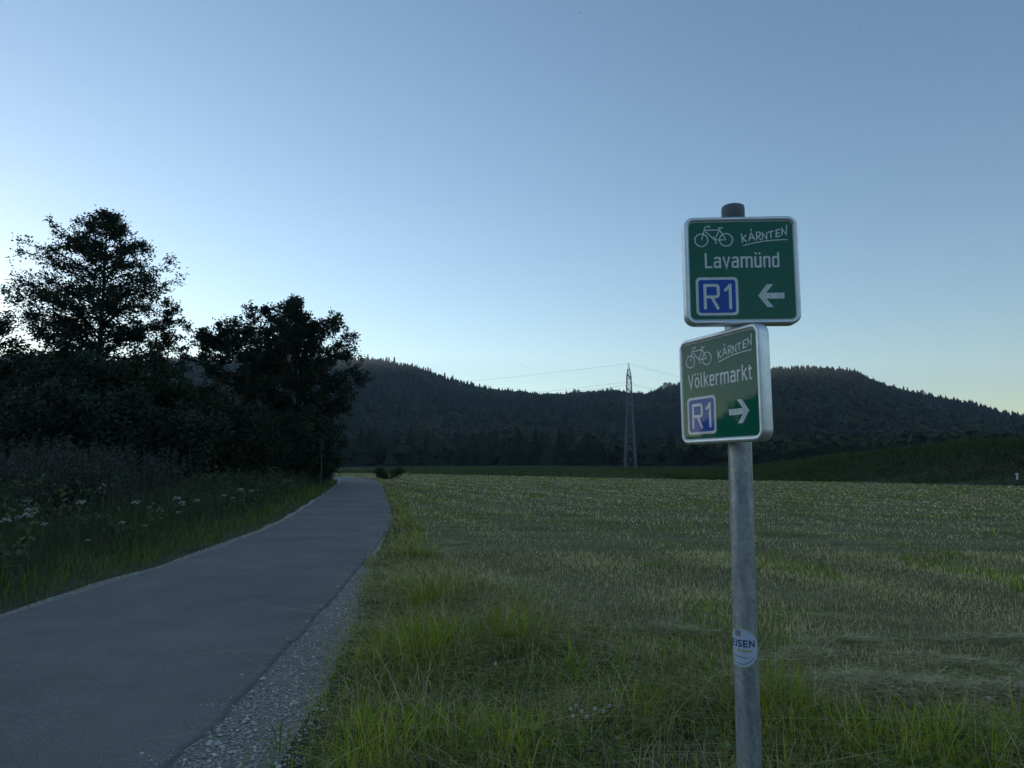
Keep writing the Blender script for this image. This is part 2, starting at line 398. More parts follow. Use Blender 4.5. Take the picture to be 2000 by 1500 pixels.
# ------------------------------------------------------------------ vegetation helpers
def pix_w(d): return 0.0009 * d                     # keeps far blades near half a pixel wide
def blades(P, H, W, lean, az_, col, seg=2, curl=1.0):
    """grass blades: seg quads and a tip each; lean = sideways reach as a share of the height"""
    n = len(P); dx, dy = np.cos(az_), np.sin(az_)
    wa = rng.random(n) * 6.283; wx, wy = np.cos(wa), np.sin(wa)
    ts = np.linspace(0, 1, seg + 2); V = np.zeros((n, 2 * (seg + 1) + 1, 3), np.float32)
    for k, t in enumerate(ts):
        reach = lean * H * t ** (1 + curl); up = H * t * (1 - .35 * np.clip(lean, 0, 1.6) * t)
        cx = P[:, 0] + dx * reach; cy = P[:, 1] + dy * reach; cz = P[:, 2] + up
        if k <= seg:
            w = W * .5 * (1 - .55 * t)
            V[:, 2 * k] = np.stack([cx - wx * w, cy - wy * w, cz], -1); V[:, 2 * k + 1] = np.stack([cx + wx * w, cy + wy * w, cz], -1)
        else: V[:, -1] = np.stack([cx, cy, cz], -1)
    m = 2 * (seg + 1) + 1; o = (np.arange(n) * m)[:, None]
    q = np.concatenate([o + np.array([[2 * k, 2 * k + 1, 2 * k + 3, 2 * k + 2]]) for k in range(seg)])
    t_ = o + np.array([[2 * seg, 2 * seg + 1, 2 * seg + 2]])
    return V.reshape(-1, 3), q, t_, np.repeat(col, m, 0)
def join_b(parts):
    V = []; Qs = []; T = []; C = []; o = 0
    for v, q, t, c in parts: V.append(v); Qs.append(q + o); T.append(t + o); C.append(c); o += len(v)
    return np.concatenate(V), np.concatenate(Qs), np.concatenate(T), np.concatenate(C)
def sample_polar(n, r0, r1, a0, a1, k):             # density on the ground falls as r**-k
    u = rng.random(n); e = 2 - k
    r = (r0 ** e + u * (r1 ** e - r0 ** e)) ** (1 / e) if abs(e) > 1e-3 else r0 * (r1 / r0) ** u
    a = np.radians(rng.uniform(a0, a1, n)); return np.sin(a) * r, np.cos(a) * r, r
def mixcol(n, palette, weights, jit=.25):
    pal = np.array(palette); idx = rng.choice(len(pal), n, p=np.array(weights) / sum(weights))
    return pal[idx] * rng.uniform(1 - jit, 1 + jit, (n, 1))

def leaf_quads(P, S, cols, flat=0.0, long=1.55):
    """diamond leaves with a fold, random facing"""
    n = len(P); d = rng.normal(size=(n, 3)); d[:, 2] *= (1 - flat); d /= np.linalg.norm(d, axis=1)[:, None] + 1e-9
    q = rng.normal(size=(n, 3)); q -= (q * d).sum(1)[:, None] * d; q /= np.linalg.norm(q, axis=1)[:, None] + 1e-9
    S = S[:, None]; V = np.stack([P - d * S * long * .5, P + q * S * .5, P + d * S * long * .5, P - q * S * .5], 1).reshape(-1, 3)
    f = (np.arange(n) * 4)[:, None] + np.array([[0, 1, 2, 3]])
    return V, f, np.repeat(cols, 4, 0)
GREEN = [(.22, .29, .024), (.30, .37, .026), (.15, .21, .034), (.42, .42, .035), (.58, .43, .15), (.38, .26, .10)]

# mown field stubble
x1, y1, r1 = sample_polar(128000, 11, 118, -20, 48, 1.62)
y2 = 3.6 + 9.4 * rng.random(118000) ** 1.35; f2 = field_x(y2); x2 = f2 - .25 + rng.random(118000) * (1.05 * y2 + 1.5 - f2); x = np.concatenate([x1, x2]); y = np.concatenate([y1, y2]); r = np.hypot(x, y)
s = x - field_x(y); ok = (s > -.25 * rng.random(len(x))) & (beyond_back(x, y) < -.1)
x, y, r, s = x[ok], y[ok], r[ok], s[ok]; n = len(x)
patch = vnoise(x, y, .9) * .6 + vnoise(x, y, .23) * .4
row = (x * .945 + y * .325) + .5 * vnoise(x, y, .15); row = .5 + .5 * np.sin(row * 6.283 / 2.3)             # mower passes
keep = rng.random(n) < .45 + .45 * patch + .3 * row; x, y, r, patch, row = x[keep], y[keep], r[keep], patch[keep], row[keep]; n = len(x)
col = mixcol(n, [(.70, .58, .33), (.54, .48, .25), (.30, .33, .10), (.36, .25, .13), (.80, .68, .44)], [3, 3, 3.2, 1.4, 1.2])
gm = (patch > .58)[:, None]; col = np.where(gm & (rng.random((n, 1)) < .55), mixcol(n, GREEN[:4], [3, 3, 2, 1]), col)
col = col * np.array([1.05, 1.0, .90]) * (.82 + .36 * row * (.3 + 1.2 * vnoise(x, y, .5)))[:, None]
H = rng.uniform(.03, .085, n) * (.75 + .7 * patch) * (1 + .25 * rng.random(n) ** 6)
flat = rng.random(n) < .34
H = np.where(flat, H * .5, H); lean = np.where(flat, rng.uniform(1.5, 4, n), rng.uniform(0, .7, n))
b1 = blades(np.stack([x, y, np.full(n, .004)], -1), H, np.maximum(.0035 * rng.uniform(.7, 1.5, n), pix_w(r) * (1 + 1.5 * smooth(10, 40, r))), lean, rng.random(n) * 6.283, col, 1)
V, Qd, T, C = join_b([b1])
tag(mesh_np('stubble', V, Qd, T, C, M['stubble']), label='short pale grass stubble all over the mown field', cat='stubble', kind='stuff')

# right verge: tall mixed grass between gravel and field
y = np.concatenate([1.8 + 10.2 * rng.random(82000) ** 1.25, 9 + 66 * rng.random(22000) ** 1.6]); x = road_r(np.clip(y, -30, 104)) + gravel_w(y) - .16 + rng.random(len(y)) * (np.clip(field_x(y), None, y * .95 + 2) - road_r(y) + .5); r = np.hypot(x, y)
sr = x - road_r(np.clip(y, -30, 104)) - gravel_w(y); fx = field_x(y)
inside = (sr > -.16 * rng.random(len(x)) ** 3) & (x < fx + .45 * rng.random(len(x)) ** 2)
x, y, r, sr = x[inside], y[inside], r[inside], sr[inside]; n = len(x)
p1 = vnoise(x, y, 1.25); p2 = vnoise(x + 40, y, 2.6); p3 = vnoise(x, y + 70, .6)
edge = smooth(0, .5, sr)
keep = rng.random(n) < (.28 + .72 * edge) * (.5 + .9 * p2); x, y, r, sr, p1, p2, p3, edge = [a[keep] for a in (x, y, r, sr, p1, p2, p3, edge)]; n = len(x)
bright = (p1 > .60) & (p2 > .48)
col = mixcol(n, GREEN, [4, 2.2, 4.2, .6, 1.3, 1.7], .5); yel = mixcol(n, [(.40, .46, .028), (.31, .39, .024), (.54, .51, .06)], [3, 3, 1])
col = np.where((bright & (rng.random(n) < .6))[:, None], yel, col) * np.where(p3 > .5, 1.05, .82)[:, None]
fade = 1 - smooth(9, 30, r) * .25
H = (.06 + .24 * p1 ** 1.3 * edge + .10 * rng.random(n) ** 2) * np.where(bright, 1.3, .95) * fade * rng.uniform(.6, 1.2, n)
straw = rng.random(n) < .19; H = np.where(straw, H * 1.25 + .06, H); col = np.where(straw[:, None], mixcol(n, [(.70, .54, .26), (.46, .33, .16), (.80, .66, .36)], [2, 2, 1]), col)
lean = np.where(rng.random(n) < .36, rng.uniform(.8, 2.8, n), rng.uniform(.1, .75, n))
lean = np.where(straw & (rng.random(n) < .6), rng.uniform(1.6, 4.2, n), lean)
W = np.maximum(np.where(straw, .0032, .0062) * rng.uniform(.6, 1.5, n), pix_w(r))
V, Qd, T, C = join_b([blades(np.stack([x, y, np.full(n, .0)], -1), H, W, lean, rng.random(n) * 6.283, col, 2)])
tag(mesh_np('verge_grass', V, Qd, T, C, M['grass']), label='uneven tall green grass between gravel shoulder and mown field', cat='grass', kind='stuff')

# small broad-leaved weeds among the verge grass
x, y, r = sample_polar(26000, 3.3, 14, -24, 42, 1.6); sr = x - road_r(y) - gravel_w(y)
ok = (sr > .05) & (x < field_x(y) + .3) & (vnoise(x + 11, y + 5, 2.2) > .52); x, y = x[ok], y[ok]; n = len(x)
V, f, C = leaf_quads(np.stack([x, y, .02 + .13 * rng.random(n) ** 1.5], -1), rng.uniform(.012, .036, n), mixcol(n, [(.17, .22, .05), (.12, .17, .05), (.24, .26, .08), (.30, .22, .12)], [3, 3, 1, .6]), .3, 1.7)
tag(mesh_np('verge_weeds', V, f, None, C, M['grass']), label='small broad-leaved weeds scattered low among the verge grass', cat='weeds', kind='stuff')

# raked hay and dead leaves lying along the field edge, right of the post
parts = []
for (cx, cy, L, wd, hh, ang, n) in ((2.75, 5.15, 2.6, .36, .13, .06, 8000), (3.1, 7.6, 1.0, .16, .03, -.25, 700), (4.6, 9.4, 2.0, .3, .025, .1, 700), (1.0, 5.0, 1.4, .3, .07, .3, 2500), (2.2, 5.9, .7, .22, .09, .5, 1300), (3.6, 5.7, .8, .25, .10, -.3, 1500), (3.0, 6.5, .6, .2, .07, .2, 900), (1.6, 6.9, .5, .2, .05, -.6, 700), (4.3, 6.6, .9, .22, .07, .1, 1100), (-1.2, 14.4, .8, .8, .04, 0, 1500)):
    u = rng.normal(0, .27, n) * L * 1.2; v = rng.normal(0, .5, n) * wd * (.6 + .8 * vnoise(u + cx, u * 0 + cy, 2.))
    px = cx + u * math.cos(ang) - v * math.sin(ang); py = cy + u * math.sin(ang) + v * math.cos(ang)
    top = hh * np.exp(-(v / wd) ** 2) * (.2 + 1.5 * vnoise(px, py, 3.4)) ; pz = top * rng.random(n)
    L_ = rng.uniform(.10, .38, n)
    parts.append(blades(np.stack([px, py, pz + .005], -1), L_ * .13, np.full(n, .005) * rng.uniform(.6, 1.7, n), rng.uniform(4, 7.5, n), rng.normal(ang + (rng.random(n) < .5) * 3.14, .7, n),
        mixcol(n, [(.66, .54, .28), (.32, .32, .11), (.82, .69, .42), (.16, .10, .05)], [3, 3, 1.3, 1.6]), 1, .2))
V, Qd, T, C = join_b(parts)
tag(mesh_np('raked_hay', V, Qd, T, C, M['stubble']), label='strands of raked hay lying along the field edge right of the post', cat='hay', kind='stuff')
n = 380; u = rng.uniform(-.5, .5, n); px = 2.65 + u * 2.3; py = 4.98 + .1 * u + rng.normal(0, .13, n)
V, f, C = leaf_quads(np.stack([px, py, .03 + .09 * rng.random(n)], -1), rng.uniform(.016, .04, n), mixcol(n, [(.40, .29, .19), (.26, .17, .11), (.58, .47, .33), (.30, .18, .11)], [3, 2, 1.2, 1]), .5)
tag(mesh_np('dead_leaves', V, f, None, C, M['stubble']), label='brown curled dead leaves heaped at the field edge right of the post', cat='leaves', kind='stuff')

# left bank: deep rough grass and weeds up to the trees
x, y, r = sample_polar(128000, 6.2, 75, -62, -8, 1.15)
sl = road_l(np.clip(y, -30, 104)) - .22 - x; ok = (sl > -.12 * rng.random(len(x))) & (sl < 30) & (y > 1)
x, y, r, sl = x[ok], y[ok], r[ok], sl[ok]; n = len(x)
p1 = vnoise(x, y, .55); p2 = vnoise(x + 33, y, 1.4)
keep = rng.random(n) < .4 + .8 * p2; x, y, r, sl, p1, p2 = [a[keep] for a in (x, y, r, sl, p1, p2)]; n = len(x)
H = (.08 + .24 * smooth(.0, .5, sl) + .72 * smooth(.6, 3.0, sl) * (.15 + 1.1 * p1 ** 1.4)) * rng.uniform(.45, 1.3, n)
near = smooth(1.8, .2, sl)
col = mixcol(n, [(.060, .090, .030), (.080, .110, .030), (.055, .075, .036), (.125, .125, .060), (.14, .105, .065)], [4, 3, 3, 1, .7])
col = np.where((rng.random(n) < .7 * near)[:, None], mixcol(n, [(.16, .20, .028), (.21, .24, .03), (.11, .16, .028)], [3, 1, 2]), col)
pl = (vnoise(x, y + 9, .22) > .55) & (sl > 3) & (rng.random(n) < .5)
col = np.where(pl[:, None], mixcol(n, [(.12, .115, .085), (.095, .10, .07)], [1, 1]), col)
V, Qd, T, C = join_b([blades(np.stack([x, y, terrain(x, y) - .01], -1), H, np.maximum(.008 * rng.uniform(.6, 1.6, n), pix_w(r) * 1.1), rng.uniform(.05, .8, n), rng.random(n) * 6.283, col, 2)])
tag(mesh_np('bank_grass', V, Qd, T, C, M['grass']), label='deep dark rough grass and weeds on the bank left of the road', cat='grass', kind='stuff')

# leafy weeds standing in the bank grass
m = 2600; y = rng.uniform(7, 55, m); x = road_l(y) - 1.2 - 13 * rng.random(m); ok = vnoise(x + 3, y + 60, .5) > .45; x, y = x[ok], y[ok]; n = len(x); K = 15
hh = rng.uniform(.35, 1.15, n); t = rng.random((n, K)); bx = (x[:, None] + rng.normal(0, .11, (n, K))).ravel(); by = (y[:, None] + rng.normal(0, .11, (n, K))).ravel(); bz = terrain(bx, by) + (hh[:, None] * (.25 + .75 * t)).ravel()
V, f, C = leaf_quads(np.stack([bx, by, bz], -1), rng.uniform(.035, .10, n * K), np.repeat(mixcol(n, [(.075, .10, .04), (.055, .08, .03), (.12, .115, .07), (.10, .13, .04)], [3, 3, 1.5, 1]), K, 0) * rng.uniform(.8, 1.2, (n * K, 1)))
tag(mesh_np('bank_weeds', V, f, None, C, M['leaf']), label='leafy weeds standing among the rough grass of the left bank', cat='weeds', kind='stuff')

# far strip and embankment vegetation beyond the field
x, y, r = sample_polar(95000, 42, 285, -24, 44, 1.1); xb = rng.uniform(17, 66, 150000); yb = rng.uniform(10, 92, 150000); eb = beyond_back(xb, yb); kb = (eb > .1) & (eb < 15) & (np.abs(np.arctan2(xb, yb)) < .9); x = np.concatenate([x, xb[kb]]); y = np.concatenate([y, yb[kb]]); r = np.hypot(x, y); e = beyond_back(x, y)
ok = (e > .1) & ((e < 24) | (x < 60)) & (x > road_r(np.clip(y, -30, 104)) + .4); x, y, r, e = x[ok], y[ok], r[ok], e[ok]; n = len(x)
p1 = vnoise(x, y, .3)
bm = np.interp(x, [18, 30], [1, .6]); H = ((.35 + .5 * p1) * smooth(0, 1.0, e) * rng.uniform(.6, 1.2, n) + .12) * bm
dark = np.interp(x, [20, 40], [0, 1])[:, None]
col = mixcol(n, [(.075, .118, .024), (.095, .138, .026), (.052, .082, .024)], [3, 2, 2]) * (1 - .3 * dark)
V, Qd, T, C = join_b([blades(np.stack([x, y, terrain(x, y) - .02], -1), H, np.maximum(.02, pix_w(r) * 1.1) * rng.uniform(.7, 1.5, n), rng.uniform(.2, 1.2, n), rng.random(n) * 6.283, col, 1)])
tag(mesh_np('meadow_grass', V, Qd, T, C, M['grass']), label='tall dark green grass strip and overgrown embankment beyond the mown field', cat='grass', kind='stuff')
# low leafy scrub on the embankment
m = 1400; x = rng.uniform(20, 70, m); y = rng.uniform(18, 95, m); e = beyond_back(x, y)
ok = (e > .8) & (e < 16) & (vnoise(x, y, .16) > .40) & (x > 24 + 8 * rng.random(m)); x, y = x[ok], y[ok]; n = len(x)
K = 16; bx = np.repeat(x, K) + rng.normal(0, .28, n * K); by = np.repeat(y, K) + rng.normal(0, .28, n * K)
bz = terrain(bx, by) + np.abs(rng.normal(0, .30, n * K)) + .1
V, f, C = leaf_quads(np.stack([bx, by, bz], -1), rng.uniform(.06, .14, n * K), mixcol(n * K, [(.06, .09, .028), (.08, .11, .03), (.045, .07, .028)], [3, 2, 2]))
tag(mesh_np('embankment_scrub', V, f, None, C, M['leaf']), label='low leafy scrub growing over the embankment on the right', cat='scrub', kind='stuff')

# gravel stones on both shoulders
def pebble_proto(seed):
    v, t = round_proto(seed); v = (v - [0, 0, .6]) / [.34, .34, .36]; return v * [.5, .38, .26], t
parts = []
y = np.concatenate([3.2 + 12.0 * rng.random(11500) ** 1.9, 6 + 26 * rng.random(2800) ** 1.5]); side = np.arange(len(y)) < 11500
u = rng.random(len(y))
xr = road_r(y) + .012 + u * (np.maximum(gravel_w(y), .0) + (.02 + .16 * smooth(13, 8, y)) * rng.random(len(y))); xl = road_l(y) + .02 - u ** .8 * (.15 + .14 * vnoise(y, 0 * y + 9, .8))
x = np.where(side, xr, xl); S = rng.lognormal(math.log(.0118), .45, len(y)); S = np.clip(S, .007, .045)
S = np.maximum(S, .0011 * np.hypot(x, y))
g = rng.uniform(.28, .68, (len(y), 1)) * rng.choice([.75, 1, 1.0, 1.25], (len(y), 1)); col = g * np.array([1.0, .91, .79]) * rng.uniform(.94, 1.06, (len(y), 3))
spill = side & (rng.random(len(y)) < .022); x = np.where(spill, road_r(y) - np.abs(rng.normal(0, .10, len(y))) - .01, x)
P = np.stack([x, y, np.where(spill, .034, .012) + S * .12], -1)
for v in range(4): parts.append(scatter(pebble_proto(v), P[v::4], S[v::4], S[v::4] * rng.uniform(.8, 1.3, len(S[v::4])), col[v::4]))
V, T, C = join(parts)
tag(mesh_np('gravel', V, None, T, C, M['stone'], smooth_shade=False), label='loose pale gravel stones along both edges of the asphalt road', cat='gravel', kind='stuff')

# ------------------------------------------------------------------ trees and shrubs
def tree(name, label, cat, base, prof, limbs, subs, leaves, leaf, trunk_r, cols, seed, z0=None, stems=1, up=.35, group=None, spread=.16, extra=()):
    """prof: rows of (height, reach left, reach right); limbs grow to that outline, twigs along them carry leaves"""
    r_ = np.random.default_rng(seed); prof = np.array(sorted(prof), float); H = prof[-1, 0]; z0 = z0 or prof[0, 0]
    root = empty(name, base); wood = MB(); tips = []
    tr_top = {}
    for s_ in range(stems):
        off = np.array([0, 0]) if stems == 1 else r_.normal(0, 1.0, 2) * .9
        k = np.linspace(0, 1, 9); wob = r_.normal(0, .05, (9, 2)).cumsum(0) * H * .02
        pts = np.stack([off[0] * k ** .7 + wob[:, 0], off[1] * k ** .7 + wob[:, 1], k * H * (.97 if s_ == 0 else r_.uniform(.7, .93))], -1); pts[0, :2] = off * .12
        wood.tube(pts, trunk_r * (1 - .93 * k ** 1.1) * (1 if s_ == 0 else .7), 7); tr_top[s_] = pts
    spec = list(extra)
    for i_ in range(limbs):
        f = (i_ + r_.random()) / limbs; spec.append((z0 + (H * .985 - z0) * f ** 1.15, i_ * 2.39996 + r_.normal(0, .3), None, up))
    for hz_, a_, ln, rise in spec:
        st = tr_top[int(r_.integers(stems))]; zs = np.interp(hz_, st[:, 2], np.arange(9)); b = np.array([np.interp(zs, np.arange(9), st[:, c]) for c in range(3)])
        ca, sa = math.cos(a_), math.sin(a_)
        def reach(z):
            l, rg = np.interp(z, prof[:, 0], prof[:, 1]), np.interp(z, prof[:, 0], prof[:, 2])
            X = rg if ca > 0 else l; Y = (l + rg) / 2; return 1 / math.sqrt((ca / max(X, .05)) ** 2 + (sa / max(Y, .05)) ** 2)
        L = ln or reach(min(hz_ + rise * 1.2, H)) * r_.uniform(.78, 1.02); L = max(L, .3)
        k = np.linspace(0, 1, 6); bend = r_.normal(0, .06, (6, 3)).cumsum(0) * L * .5; bend[0] = 0
        pts = b + np.stack([ca * L * k, sa * L * k, L * rise * k ** .8 + L * .12 * k * (1 - k) * 4 * r_.normal()], -1) + bend
        rr_ = trunk_r * .38 * (1 - hz_ / H * .7); wood.tube(pts, rr_ * (1 - .85 * k) + .008, 5, False)
        for q in range(max(3, int(subs * (.5 + L / 5)))):
            t = r_.uniform(.18, 1.0); p = np.array([np.interp(t, k, pts[:, c]) for c in range(3)])
            d = np.array([ca, sa, .15]) * .8 + r_.normal(0, .75, 3); d[2] += .25; d /= np.linalg.norm(d)
            sl_ = r_.uniform(.35, 1.0) * (.35 + .16 * L)
            wood.tube([p, p + d * sl_ * .55, p + d * sl_ + np.array([0, 0, .05])], [.018, .012, .005], 3, False)
            tips.append((p, d * sl_))
    for p_ in tr_top.values(): tips += [(p_[-2], (p_[-1] - p_[-2]) * 1.02)]
    wood.build('trunk', M['bark'], root)
    A0 = np.array([t[0] for t in tips]); D0 = np.array([t[1] for t in tips]); n_ = len(tips); per = max(1, leaves // n_)
    id_ = np.repeat(np.arange(n_), per); t = r_.random(len(id_)) ** .7 * 1.08
    P = A0[id_] + D0[id_] * t[:, None] + r_.normal(0, spread, (len(id_), 3))
    P[:, 2] = np.maximum(P[:, 2], .1)
    cl = (np.array(cols)[r_.integers(len(cols), size=n_)] * r_.uniform(.75, 1.3, (n_, 1)))[id_] * r_.uniform(.8, 1.2, (len(id_), 1))
    V, f, C = leaf_quads(P, r_.uniform(.7, 1.3, len(P)) * leaf, cl, .25)
    mesh_np('crown', V, f, None, C, M['leaf'], root)
    tag(root, label, cat, group); return root
DK = [(.022, .036, .016), (.03, .046, .018), (.018, .03, .016), (.04, .055, .018)]
def base_at(px, depth):
    x = (px - 1000) / F_PX * depth * (cP + sP * .16); return (x, depth, float(terrain(x, depth)) - .05)
tree('tall_tree', 'tallest tree on the left with a straight trunk and open layered crown', 'tree', base_at(195, 45),
     [(5.5, 4.2, 4.0), (7, 5.0, 4.4), (8.9, 5.8, 4.6), (10.2, 6.0, 4.2), (11.2, 6.2, 3.0), (12.3, 6.3, 3.2), (13.3, 5.6, 2.6), (14.0, 4.5, 2.8), (14.8, 3.5, 2.8), (16.0, 2.1, 2.1), (16.9, 1.1, 1.0), (17.5, .2, .2)],
     100, 11, 50000, .105, .27, DK, 3, z0=5.0, up=.30, spread=.15, extra=((9.6, .05, 5.4, .62), (9.9, -.25, 4.9, .72), (10.4, 3.1, 6.3, .36), (9.2, 3.3, 6.2, .5), (11.4, 3.0, 5.2, .32), (8.0, .2, 4.6, .3)))
tree('young_tree', 'slim light-crowned tree standing just right of the tallest tree', 'tree', base_at(330, 43),
     [(3.5, 1.4, 1.9), (6, 1.6, 1.9), (8, 1.4, 1.7), (9.5, 1.0, 1.2), (10.6, .6, .5), (11.1, .1, .1)], 26, 8, 6500, .10, .10, DK, 8, up=.5, spread=.13)
tree('broad_tree', 'broad bushy tree overhanging the bend of the road', 'tree', base_at(598, 57),
     [(.8, 3.0, 3.2), (3.4, 4.0, 3.7), (5.9, 5.2, 4.4), (8, 5.6, 4.9), (10, 5.4, 4.4), (11.7, 4.4, 3.4), (13.2, 2.2, 2.0), (14.3, .8, .7), (14.8, .1, .1)],
     120, 11, 62000, .13, .2, DK, 5, z0=.9, stems=4, up=.55, spread=.15)
tree('round_tree', 'round-crowned dark tree left of the broad tree by the bend', 'tree', base_at(468, 52),
     [(.8, 3.0, 3), (4, 3.2, 3.2), (8.2, 2.5, 3.0), (10.4, 2.6, 3.9), (11.8, 2.0, 3.6), (12.7, 1.2, 2.2), (13.2, .1, .1)], 90, 10, 38000, .115, .17, DK, 6, z0=.9, stems=2, up=.42, spread=.15)
tree('cut_off_tree', 'dark tree cut off by the left edge of the picture', 'tree', base_at(-25, 42),
     [(1, 3, 2.6), (6, 3.4, 2.4), (8.6, 2.6, 1.9), (10.2, 1.2, 1.0), (11, .1, .1)], 34, 12, 13000, .12, .16, DK, 9, z0=1.2, stems=2, up=.4, spread=.17)
SHB = [(40, 672, 37, 2.9), (118, 688, 35, 2.7), (205, 690, 34, 2.8), (290, 700, 35, 2.6), (362, 742, 36, 2.3), (425, 772, 40, 2.4), (505, 790, 44, 2.6), (575, 800, 48, 2.6), (628, 842, 53, 1.8), (640, 888, 60, 1.1), (160, 760, 28, 2.2), (60, 770, 29, 2.4), (330, 800, 31, 2.0)]
SHL = ['dark rounded shrub at the left picture edge below the cut off tree', 'dark shrub in front of the tall trunk, left of it', 'dark shrub directly in front of the tallest tree', 'dark shrub at the foot of the slim tree',
       'lower shrub under the gap of sky between the trees', 'dark shrub left of the round-crowned tree foot', 'shrub before the round-crowned tree', 'shrub at the foot of the broad tree', 'small shrub right below the broad tree crown', 'lowest shrub at the bend by the white post',
       'nearest dark shrub on the bank below the tallest tree', 'nearest dark shrub on the bank at far left', 'nearer shrub on the bank below the slim tree']
for k, (px, py, dp, rad_) in enumerate(SHB):
    b = base_at(px, dp); Hh = (EYE + (HORIZON - py) / F_PX * dp) * 1.0 - b[2]
    tree('shrub', SHL[k], 'shrub', b, [(.2, rad_ * .8, rad_ * .8), (Hh * .45, rad_, rad_), (Hh * .75, rad_ * .85, rad_ * .85), (Hh * .93, rad_ * .45, rad_ * .45), (Hh, .1, .1)],
         int(20 + Hh * 3.2), 9, int(4200 + 700 * Hh), .12, .07, DK if k < 10 else [(.026, .038, .022), (.034, .046, .026)], 20 + k, z0=.3, stems=3, up=.6, group='shrubs along the bank', spread=.2)
tree('roadside_bush', 'small round bush on the right verge at the far bend', 'bush', (-12.6, 71.0, 0), [(.05, .45, .5), (.4, .62, .7), (.75, .4, .45), (.95, .1, .1)], 40, 7, 5200, .075, .03, [(.04, .065, .022), (.03, .05, .02)], 51, z0=.06, stems=3, up=.6, spread=.13)
# trees standing further left along the same bank, mirrored in the lower sign
for k, (x_, y_, h_) in enumerate(((-50.5, 20.5, 9.3), (-56, 19, 11.5), (-50.5, 23.6, 6.6), (-60, 31, 5.6))):
    tree('bank_tree', 'bushy tree further along the bank, outside the picture on the left', 'tree', (x_, y_, float(terrain(x_, y_)) - .05), [(.4, 2.4, 2.4), (h_ * .5, 3.0, 3.0), (h_ * .8, 2, 2), (h_, .1, .1)], 30, 9, 5000, .2, .14, DK, 70 + k, z0=.5, stems=2, up=.45, group='trees outside the picture', spread=.22)

# tall grey weeds in front of the dark shrubs (plumed stems), one clump per object
def weed_clump(seed):
    r_ = np.random.default_rng(seed); st = MB(); P = []
    for k in range(46):
        a, q = r_.random() * 6.28, abs(r_.normal(0, .55)); h = r_.uniform(1.1, 1.95); p0 = np.array([q * math.cos(a), q * math.sin(a), 0]); d = np.array([math.cos(a), math.sin(a), 0]) * r_.uniform(.05, .35)
        st.tube([p0, p0 + d * .4 + [0, 0, h * .5], p0 + d + [0, 0, h]], [.010, .008, .005], 3, False)
        for _ in range(44):
            t = r_.uniform(.3, 1.02); P.append(p0 + d * t ** 1.6 + [0, 0, h * t] + r_.normal(0, .045 + .05 * (1 - t), 3))
    return st, np.array(P)
WEED = []
for s_ in (1, 2):
    st, P = weed_clump(s_); root = empty('tall_weed'); a = st.build('stem', M['bark'], root)
    V, f, C = leaf_quads(P, rng.uniform(.025, .06, len(P)), mixcol(len(P), [(.085, .09, .07), (.065, .075, .055), (.05, .065, .04)], [2, 2, 1])); b = mesh_np('plume', V, f, None, C, M['leaf'], root); WEED.append((root, a, b))
WP = [(40, 21), (95, 19), (150, 22), (205, 20), (255, 23), (300, 21), (130, 17), (60, 24), (230, 25), (330, 25), (20, 18), (180, 17.5)]
WL = 'tall grey plumed weed in the pale thicket before the dark shrubs'
for k, (px, dp) in enumerate(WP):
    src = WEED[k % 2]; b = base_at(px, dp)
    if k < 2: root = src[0]
    else:
        root = src[0].copy(); COL.objects.link(root)
        for ch in src[1:]: c_ = ch.copy(); COL.objects.link(c_); c_.parent = root
    root.location = b; root.rotation_euler = (0, 0, k * 1.3); s_ = .85 + .3 * ((k * 7) % 5) / 5; root.scale = (s_, s_, s_ * .95)
    tag(root, WL, 'weed', 'grey plumed weeds on the left bank')
# white umbel flowers on the bank
um = empty('umbel_flower'); st = MB(); P = []
st.tube([(0, 0, 0), (.03, .01, .5), (.04, .03, .86)], [.006, .005, .004], 4, False)
for k in range(7):
    a = k * 2.4; q = .012 + .02 * math.sqrt(k); e_ = np.array([.04 + q * math.cos(a), .03 + q * math.sin(a), .93 + .02 * math.sin(k)]); st.tube([(.04, .03, .84), e_], [.003, .002], 3, False)
    for _ in range(9): P.append(e_ + rng.normal(0, .010, 3) * [1, 1, .7])
a = st.build('stem', M['bark'], um)
a.data.materials[0] = plain('green_stem', (.05, .09, .03), .6)
V, f, C = leaf_quads(np.array(P), np.full(len(P), .017), np.full((len(P), 3), .0) + [.5, .5, .45], .8); b = mesh_np('flower_head', V, f, None, C, M['leaf'], um); b['kind'] = 'stuff'
UM = [(45, 990), (62, 1002), (38, 1015), (150, 985), (140, 992), (15, 1022), (80, 1030), (60, 1035), (300, 985), (350, 1000), (360, 990), (345, 1015), (280, 1030), (440, 1020), (455, 975), (465, 985), (500, 975), (490, 990), (230, 1085), (265, 1090), (170, 1095), (380, 985), (350, 1030)]
for k, (px, py) in enumerate(UM):
    d = ray(px, py); t = 1.0
    for t in np.arange(6, 40, .1):                  # walk along the ray to just above the bank
        q = d / d[1] * t + np.array([0, 0, EYE])
        if q[2] < float(terrain(q[0], q[1])) + (.45, .8, .62, .9)[k % 4] and q[0] < float(road_l(q[1])) - .9: break
    if k == 0: root = um
    else:
        root = um.copy(); COL.objects.link(root)
        for ch in (a, b): c_ = ch.copy(); COL.objects.link(c_); c_.parent = root
    s_ = (.52, .92, .72, 1.02)[k % 4]; root.location = (q[0], q[1], float(terrain(q[0], q[1])) - .01); root.rotation_euler = (0, 0, k * 2.1); root.scale = (s_,) * 3
    tag(root, 'white umbel flower on a thin stem in the rough grass left of the road', 'flower', 'white umbel flowers on the left bank')

